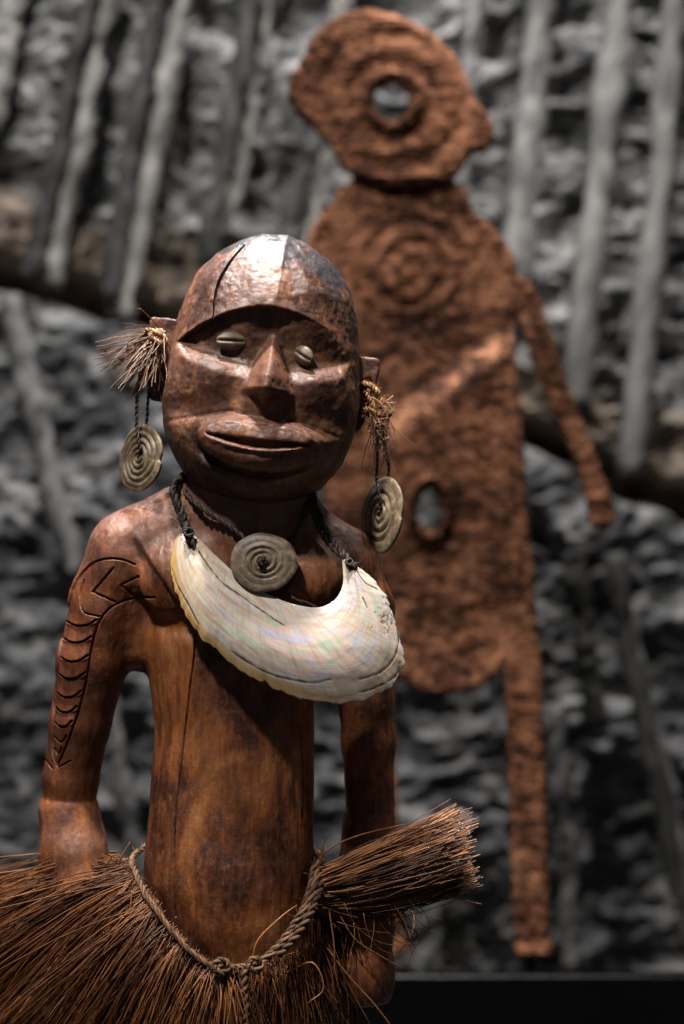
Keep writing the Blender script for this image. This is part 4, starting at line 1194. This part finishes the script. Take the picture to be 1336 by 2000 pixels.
for k in range(620):                                 # thin fringe in the middle
    s = RNG.random()
    x0 = 400 + 240 * s
    y0 = 1888 - 60 * max(0, (s - 0.5)) * 2 * s
    a = np.array([x0, y0 + RNG.normal(0, 6), -138 + 70 * s * s + RNG.normal(0, 6)])
    e_ = a + np.array([RNG.normal(-6 + 20 * s, 26), RNG.uniform(60, 210), RNG.normal(0, 14)])
    m_ = (a + e_) / 2 + RNG.normal(size=3) * 13
    lines.append(np.array([U(*p_) for p_ in bez(a, m_, e_, 7)])); rad.append(np.linspace(1.3, 0.6, 7) * K * RNG.uniform(0.7, 1.2))
fibre_obj('fibre_fringe', lines, rad, M_SKIRT, skirt)
lines = []; rad = []
for k in range(2300):                                # the brush that sticks out sideways
    g = RNG.normal(size=2); rr_ = math.sqrt(RNG.random()); th = RNG.random() * 2 * math.pi
    a1, a2 = rr_ * math.cos(th), rr_ * math.sin(th)
    r0 = np.array([634 + RNG.normal(0, 9), 1742 + 46 * a1, -44 + 34 * a2])
    L = RNG.uniform(0.80, 1.0) if RNG.random() < 0.8 else RNG.uniform(0.4, 0.85)
    e_ = np.array([912 + 26 * a1 * 0.3 + RNG.normal(0, 12), 1654 + 80 * a1 + RNG.normal(0, 10), -55 + 76 * a2 + RNG.normal(0, 10)])
    e_ = r0 + (e_ - r0) * L
    m_ = r0 + (e_ - r0) * 0.5 + np.array([0, 14 + 13 * a1, 8 * a2]) + RNG.normal(size=3) * 11
    L2 = bez(r0, m_, e_, 8) + RNG.normal(size=(8, 3)) * np.linspace(0, 1.6, 8)[:, None]
    lines.append(np.array([U(*p_) for p_ in L2])); rad.append(np.linspace(1.5, 0.9, 8) * K * RNG.uniform(0.7, 1.25))
fibre_obj('fibre_brush', lines, rad, M_SKIRT, skirt)
lines = []; rad = []
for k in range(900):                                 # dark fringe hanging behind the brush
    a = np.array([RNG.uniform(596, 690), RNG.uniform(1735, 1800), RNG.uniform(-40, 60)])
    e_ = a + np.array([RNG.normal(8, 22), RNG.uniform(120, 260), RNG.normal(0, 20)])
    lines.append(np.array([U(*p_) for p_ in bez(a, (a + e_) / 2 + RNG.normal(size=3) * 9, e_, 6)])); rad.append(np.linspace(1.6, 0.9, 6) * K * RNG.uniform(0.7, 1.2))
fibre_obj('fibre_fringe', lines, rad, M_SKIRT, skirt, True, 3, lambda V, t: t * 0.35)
# loose strands
loose = [[(648, 1755, -62), (690, 1830, -80), (745, 1868, -84), (792, 1894, -80)], [(622, 1830, -80), (680, 1905, -96), (730, 1960, -100), (765, 2005, -100)], [(640, 1760, -66), (652, 1840, -90), (655, 1900, -96), (668, 1946, -96)],
         [(700, 1770, -60), (770, 1780, -70), (795, 1830, -70), (780, 1860, -66)], [(760, 1800, -50), (800, 1770, -46), (812, 1730, -40)], [(760, 1770, -50), (850, 1745, -56), (905, 1758, -60), (940, 1766, -60)], [(780, 1800, -50), (815, 1826, -60), (800, 1876, -64)],
         [(232, 1690, -50), (238, 1672, -60), (254, 1645, -62)], [(205, 1690, -50), (218, 1674, -58), (212, 1668, -60)], [(622, 1690, -60), (640, 1660, -60), (700, 1632, -40), (790, 1610, -50)], [(625, 1690, -60), (632, 1650, -64), (640, 1628, -64)],
         [(258, 1740, -120), (255, 1770, -124), (250, 1790, -124)], [(492, 1880, -158), (505, 1835, -158), (550, 1790, -140), (580, 1768, -120)], [(560, 1900, -130), (610, 1880, -132), (632, 1930, -130), (600, 1960, -130)], [(420, 1888, -160), (412, 1940, -166), (424, 2010, -166)], [(478, 1890, -160), (470, 1950, -164), (480, 2010, -160)]]
lines = [smooth_line(np.array([U(*p_) for p_ in L]), 16) for L in loose]
rad = [np.linspace(1.9, 1.0, 16) * K for _ in loose]
for k in range(70):
    a = np.array([RNG.uniform(630, 800), RNG.uniform(1740, 1800), RNG.normal(-50, 20)])
    e_ = a + np.array([RNG.normal(24, 30), RNG.uniform(10, 90), RNG.normal(0, 20)])
    lines.append(np.array([U(*p_) for p_ in bez(a, (a + e_) / 2 + RNG.normal(size=3) * 16, e_, 10)])); rad.append(np.linspace(1.0, 0.5, 10) * K)
fibre_obj('loose_strand', lines, rad, M_SKIRT, skirt, True, 4, lambda V, t: np.clip(t * 0.5 + 0.45, 0, 1))
# the waist cord
rope_obj('waist_cord', [(300, 1640, 110), (262, 1672, 30), (262, 1700, -62), (296, 1764, -124), (338, 1822, -150), (380, 1864, -160), (424, 1888, -164), (470, 1888, -166), (504, 1884, -164)], 6.2, M_BELT, skirt, 3, 44, 150)
rope_obj('waist_cord', [(590, 1640, 100), (622, 1672, 10), (620, 1704, -62), (600, 1764, -112), (566, 1822, -142), (530, 1864, -156), (500, 1886, -164), (470, 1892, -164)], 8, M_BELT, skirt, 3, 66, 150,
         [([(626, 1680, -10), (628, 1716, -64), (612, 1770, -116), (580, 1826, -146), (544, 1866, -158)], 7), ([(614, 1690, -50), (606, 1730, -86), (588, 1782, -124), (552, 1836, -148), (520, 1868, -160)], 6)])
rope_obj('knot', loop(432, 1888, -170, 13, 16), 6, M_BELT, skirt, 2, 26, 30, [(loop(498, 1884, -172, 12, 14), 5.5)])
for px_ in (430, 480):
    rope_obj('hanging_cord', [(px_, 1890, -166), (px_ - 3, 1930, -170), (px_ + 2, 1970, -170), (px_ - 2, 2020, -168)], 7, M_BELT, skirt, 2, 34, 24)
